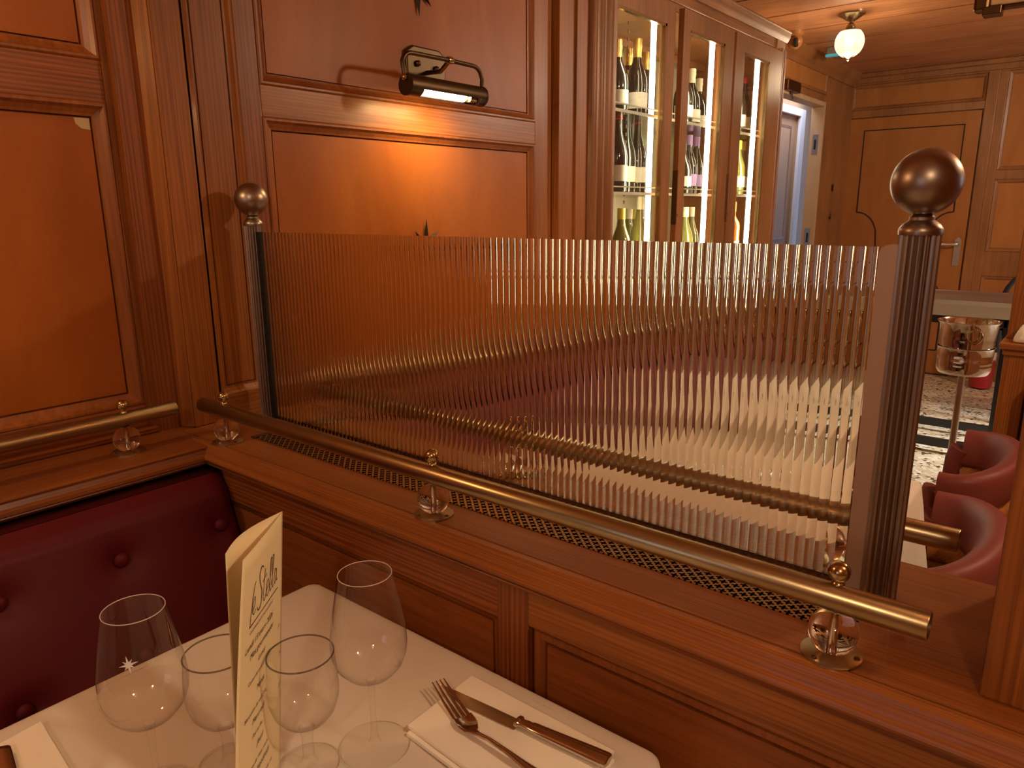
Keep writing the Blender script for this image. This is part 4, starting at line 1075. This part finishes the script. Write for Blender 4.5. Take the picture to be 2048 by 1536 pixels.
# ------------------------------------------------------------------ ceiling fittings
cl = thing('ceiling_lamp', (4.49, 1.255, H), 'brass ceiling lamp with a lit cut-glass globe', 'ceiling lamp')
c0 = (4.49, 1.255, 0)
obj('canopy', B().lathe([(.065, 2.33), (.066, 2.322), (.05, 2.312), (.03, 2.298), (.014, 2.290)], c0, 28), M['brass'], cl, smooth=True)
obj('stem', B().lathe([(.012, 2.292), (.009, 2.285), (.014, 2.278), (.022, 2.272), (.024, 2.262), (.038, 2.245), (.052, 2.240)], c0, 28), M['brass'], cl, smooth=True)
m, nt, p = newmat('cut_glass_globe'); L = nt.links.new; nt.nodes.remove(p)
tcn = N(nt, 'ShaderNodeTexCoord'); vo = N(nt, 'ShaderNodeTexVoronoi'); vo.inputs['Scale'].default_value = 90; L(tcn.outputs['Object'], vo.inputs['Vector'])
tr = N(nt, 'ShaderNodeBsdfTranslucent'); tr.inputs[0].default_value = (1, .95, .85, 1)
tp = N(nt, 'ShaderNodeBsdfTransparent'); gl_ = N(nt, 'ShaderNodeBsdfGlossy'); gl_.inputs['Roughness'].default_value = .15
mr_ = N(nt, 'ShaderNodeMapRange'); mr_.inputs[1].default_value = 0; mr_.inputs[2].default_value = .6; mr_.inputs[3].default_value = .25; mr_.inputs[4].default_value = .75
L(vo.outputs['Distance'], mr_.inputs[0])
m1 = N(nt, 'ShaderNodeMixShader'); L(mr_.outputs[0], m1.inputs[0]); L(tp.outputs[0], m1.inputs[1]); L(tr.outputs[0], m1.inputs[2])
m2 = N(nt, 'ShaderNodeMixShader'); m2.inputs[0].default_value = .12; L(m1.outputs[0], m2.inputs[1]); L(gl_.outputs[0], m2.inputs[2])
L(m2.outputs[0], nt.nodes['Material Output'].inputs[0]); M['globe'] = m
obj('globe', B().lathe([(.050, 2.240)] + [(.075 * math.sin(a), 2.185 - .078 * math.cos(a)) for a in [PI * (1 - .235) - (PI * .62) * k / 18 for k in range(19)]], c0, 32, caps=False), M['globe'], cl, smooth='all')
obj('finial', B().lathe([(.028, 2.122), (.032, 2.117), (.014, 2.108), (.006, 2.102), (.007, 2.094), (0, 2.088)], c0, 24), M['brass'], cl, smooth=True)
M['bulb2'] = emit('lit_globe_bulb', (1, .84, .55), 9)
obj('bulb', B().sphere((4.49, 1.255, 2.195), .024, 16, 10), M['bulb2'], cl, smooth=True)
lamp('globe_light', (4.49, 1.255, 2.03), 5, (1, .76, .48), radius=.09)
sc_ = thing('security_camera', (4.72, 1.64, H), 'small dome security camera at the ceiling above the cabinet end', 'camera')
obj('mount', B().lathe([(.06, 2.33), (.06, 2.31), (.045, 2.30)], (4.72, 1.64, 0), 24), M['cab'], sc_, smooth=True)
obj('camera_body', B().sphere((4.72, 1.63, 2.275), .045, 20, 12), M['cab'], sc_, smooth=True)
obj('lens', B().lathe([(.026, 0), (.026, .016), (.018, .018)], (4.72 - .045, 1.60, 2.262), 16, axis='y'), M['black'], sc_)
al = thing('ceiling_alarm', (5.41, 1.57, H), 'small box alarm on the ceiling behind the globe lamp', 'alarm')
obj('housing', B().box(5.30, 5.50, 1.52, 1.62, 2.285, H), M['grey_plastic'], al, bevel=.006)
obj('lit_face', B().box(5.30, 5.335, 1.515, 1.625, 2.272, 2.2865), M['teal'], al)
tp_ = obj('tape_scrap', B().prism([(.587, 1.4935), (.594, 1.484), (.606, 1.478), (.6005 + .013, 1.4775), (.6135, 1.4835), (.600, 1.4840)] and [(.574, 1.4842), (.5765, 1.473), (.585, 1.466), (.5995, 1.4645), (.5995, 1.4842)], 'y', YL + .0112, YL + .0122), M['labeltan'])
tag(tp_, 'small beige scrap of tape in the upper corner of the left wall panel', 'tape')
hr = thing('overhead_rail', (2.7, .1, 1.87), 'brass rail end hanging under the ceiling at top right', 'rail')
M['satin_brass'] = pbr('satin_brass', (.70, .52, .28), .45, .35)
obj('rail_bar', B().box(2.58, 2.62, -.5, .355, 1.862, 1.900), M['satin_brass'], hr, bevel=.004)
obj('end_cap', B().box(2.574, 2.626, .355, .395, 1.852, 1.895), M['bronze_dark'], hr, bevel=.008)
obj('clip', B().box(2.575, 2.625, .325, .372, 1.838, 1.862).box(2.59, 2.62, -.5, .325, 1.853, 1.862), M['bronze_dark'], hr, bevel=.003)
obj('bracket', B().box(2.60, 2.80, .12, .14, 1.875, 1.89), M['bronze_dark'], hr)

# ------------------------------------------------------------------ far partition and what stands in the aisle
fp = thing('partition', (2.85, -.2, 0), 'panelled oak partition end at the right edge, beyond the chairs', 'partition')
obj('end_post', B().box(2.70, 2.99, .14, .2075, 0, .865), M['oak_z'], fp, bevel=.003)
obj('core', B().box(2.72, 2.97, -1.2, .14, 0, .865), M['oak_dark_z'], fp)
obj('ledge', B().box(2.67, 3.02, -1.2, .222, .885, .905).box(2.685, 3.005, -1.2, .212, .865, .885), M['ledge_y'], fp, bevel=.004)
struct(obj('pillar', B().box(2.76, 2.97, -1.2, .212, .905, H), M['oak_z'], bevel=.003))
fb_ = thing('banquette', (2.6, -.4, 0), 'dark red banquette end at the right edge behind the chairs', 'banquette', 'burgundy button-back banquettes')
obj('back_pad', B().box(2.60, 2.70, -1.1, .13, .45, .80), M['leather2'], fb_, bevel=.03, smooth=True)
obj('seat', B().box(2.35, 2.70, -1.1, -.25, .36, .46), M['leather2'], fb_, bevel=.03, smooth=True)
nb = obj('napkin', B().add([(2.68, .02, .905), (2.68, .195, .905), (2.75, .195, .905), (2.75, .02, .905), (2.69, .05, .96), (2.69, .175, .955), (2.745, .175, .965), (2.745, .05, .97)], [(0, 1, 5, 4), (1, 2, 6, 5), (2, 3, 7, 6), (3, 0, 4, 7), (4, 5, 6, 7), (0, 3, 2, 1)]), M['napkin'], bevel=.015, smooth=True)
tag(nb, 'crumpled white napkin on the partition ledge at the right edge', 'napkin')

def tub_chair(loc, label, rz=0):
    t = thing('tub_chair', loc, label, 'chair', 'burgundy tub chairs', rz)
    # local: faces +y; shallow pad swept from one arm round the back to the other
    A_, Bb, YA = .200, .088, .030
    path = [(A_, YA, 1, 0), (A_, YA * .5, 1, 0)]
    for i in range(33):
        a = -PI * i / 32; path.append((A_ * math.cos(a), Bb * math.sin(a), Bb * math.cos(a), A_ * math.sin(a)))
    path += [(-A_, YA * .5, -1, 0), (-A_, YA, -1, 0)]
    def sweep(zc, hh, th, lean, crown_, matname, name):
        vs = []; fs = []; m_ = 18
        for (x, y, nx_, ny_) in path:
            l = math.hypot(nx_, ny_); nx_, ny_ = nx_ / l, ny_ / l
            up_ = crown_ * max(0, -y / Bb)
            for k in range(m_):
                a = 2 * PI * k / m_; ca, sa = math.cos(a), math.sin(a)
                ex = math.copysign(abs(ca) ** .8, ca) * th; ez = math.copysign(abs(sa) ** .8, sa) * (hh + up_ / 2)
                o_ = ex + lean * (sa + 1) / 2
                vs.append((x + nx_ * o_, y + ny_ * o_, zc + up_ / 2 + ez))
        for i in range(len(path) - 1):
            for k in range(m_):
                l = (k + 1) % m_; fs.append((i * m_ + k, i * m_ + l, i * m_ + m_ + l, i * m_ + m_ + k))
        fs += [tuple(range(m_))[::-1], tuple((len(path) - 1) * m_ + k for k in range(m_))]
        return obj(name, B().add(vs, fs), M[matname], t, smooth=True, angle=70, world=False)
    sweep(.635, .052, .032, .022, .020, 'leather2', 'backrest')
    sweep(.560, .030, .028, .010, .0, 'oak_x', 'bentwood_rail')
    sweep(.485, .055, .018, .0, .0, 'oak_x', 'shell')
    for sx in (-1, 1):
        obj('arm_front', B().tube([(sx * A_, YA + .004, .635), (sx * A_, YA + .016, .60), (sx * A_, YA + .022, .52), (sx * A_, YA + .022, .44)], [.030, .027, .024, .022], 12), M['leather2'], t, smooth=True, world=False)
        obj('leg', B().tube([(sx * .20, .36, .42), (sx * .205, .37, 0)], [.020, .015], 10), M['oak_z'], t, smooth=True, world=False)
        obj('leg', B().tube([(sx * .17, -.03, .45), (sx * .19, -.10, 0)], [.022, .015], 10), M['oak_z'], t, smooth=True, world=False)
    obj('seat', B().box(-.215, .215, -.05, .38, .39, .46), M['leather2'], t, bevel=.03, smooth=True, world=False)
    obj('apron', B().box(-.20, .20, -.04, .37, .33, .39), M['oak_x'], t, world=False)
    return t
ch = tub_chair((1.590, .195, 0), 'burgundy tub chair nearest the partition, behind the rear rail end')
dup(ch, (2.175, .215, 0), 'burgundy tub chair farther off, beside the ice bucket stand')

bs = thing('bucket_stand', (3.38, .39, 0), 'steel wine bucket stand on a single pole', 'stand')
c0 = (3.385, .391, 0)
obj('pole', B().lathe([(.013, .02), (.013, .66)], c0, 18), M['satin'], bs, smooth=True)
obj('foot', B().lathe([(.13, 0), (.13, .008), (.03, .03), (.013, .04)], c0, 28), M['satin'], bs, smooth=True)
obj('holder_ring', B().lathe([(.03, .655), (.088, .660), (.096, .672), (.098, .69), (.0985, .70), (.098, .703), (.099, .706), (.098, .712), (.099, .718), (.098, .72), (.1005, .765), (.103, .768), (.099, .768), (.094, .69), (.03, .664)], c0, 40, caps=False), M['chrome'], bs, smooth=True, angle=50)
bu = thing('ice_bucket', (3.385, .391, .67), 'shiny steel wine bucket with ring handle in the stand', 'bucket')
obj('bucket_body', B().lathe([(.0, .668), (.084, .668), (.090, .69), (.098, .80), (.104, .862), (.110, .868), (.111, .871), (.108, .872), (.101, .865), (.094, .80), (.086, .69), (0, .675)], c0, 48, caps=False), M['chrome'], bu, smooth=True, angle=60)
av = math.atan2(-.391, -3.385)
rx, ry = 3.385 + .104 * math.cos(av + .25), .391 + .104 * math.sin(av + .25)
obj('ring_handle', B().tube([(rx + .024 * math.cos(a) * -math.sin(av), ry + .024 * math.cos(a) * math.cos(av), .822 + .026 * math.sin(a)) for a in [2 * PI * k / 20 for k in range(20)]], .0035, 8, closed=True).sphere((rx, ry, .848), .008, 10, 6), M['brass_bright'], bu, smooth=True)

ts = thing('tray_stand', (4.63, .57, 0), 'black metal tray stand behind the ice bucket', 'stand')
x0, x1, y0, y1 = 4.43, 4.86, .345, .775
for x, y in ((x0, y0), (x0, y1), (x1, y0), (x1, y1)): obj('leg', B().box(x - .014, x + .014, y - .014, y + .014, 0, .745), M['black'], ts)
for y in (y0, y1): obj('frame_bar', B().box(x0, x1, y - .012, y + .012, .715, .745), M['black'], ts)
for x in (x0, x1): obj('frame_bar', B().box(x - .014, x + .014, y0, y1, .712, .745), M['black'], ts)
for x in (x0, x1): obj('foot_bar', B().box(x - .014, x + .014, y0, y1, .03, .075), M['black'], ts)
obj('brace', B().tube([(x0, y0 + .02, .70), (x1, y0 + .02, .05)], .010, 8), M['black'], ts)
tr_ = thing('serving_tray', (4.63, .57, .746), 'deep steel serving tray on the black tray stand', 'tray')
b = B(); vs = []; fs = []
lv = [(.0, .747), (.012, .750), (.05, .838), (.058, .841), (.050, .834), (.008, .754), (-.01, .751)]
for o_, z in lv: vs += [(x0 - o_, y0 - o_, z), (x1 + o_, y0 - o_, z), (x1 + o_, y1 + o_, z), (x0 - o_, y1 + o_, z)]
for k in range(len(lv) - 1):
    for i in range(4):
        j = (i + 1) % 4; fs.append((4 * k + i, 4 * k + j, 4 * k + 4 + j, 4 * k + 4 + i))
fs += [(0, 1, 2, 3), (4 * len(lv) - 4, 4 * len(lv) - 3, 4 * len(lv) - 2, 4 * len(lv) - 1)]
M['tray'] = pbr('tarnished_tray', (.34, .26, .20), .32, .9)
obj('tray_body', b.add(vs, fs), M['tray'], tr_, bevel=.004)
ex = thing('fire_extinguisher', (6.25, .60, 0), 'red fire extinguisher on the floor by the far wall', 'fire extinguisher')
obj('cylinder', B().lathe([(.07, .01), (.075, .03), (.075, .44), (.06, .50), (.03, .53), (.025, .55)], (6.25, .60, 0), 28), M['red'], ex, smooth=True)
obj('valve', B().box(6.22, 6.28, .55, .66, .55, .585).lathe([(.018, .54), (.018, .58)], (6.25, .60, 0), 12), M['black'], ex)
obj('hose', B().tube([(6.22, .55, .57), (6.18, .50, .50), (6.17, .51, .30)], .012, 8), M['black'], ex)
obj('label_panel', B().lathe([(.0755, .22), (.0755, .34)], (6.25, .60, 0), 28, caps=False), M['label'], ex)
bc = thing('bistro_chair', (5.4, .20, 0), 'black bentwood chair, only its hoop back showing behind the tray', 'chair')
hp = [(5.22, .44, .45), (5.20, .45, .75)] + [(5.20, .24 + .21 * math.cos(a), .75 + .22 * math.sin(a)) for a in [k * PI / 14 for k in range(1, 14)]] + [(5.20, .03, .75), (5.22, .04, .45)]
obj('hoop_back', B().tube(hp, .014, 10), M['black'], bc, smooth=True)
obj('seat', B().lathe([(.19, .44), (.20, .45), (.19, .465)], (5.42, .24, 0), 28), M['black'], bc, smooth=True)
for x, y in ((5.26, .10), (5.26, .38), (5.58, .10), (5.58, .38)): obj('leg', B().tube([(x, y, .44), (x, y, 0)], .013, 8), M['black'], bc)
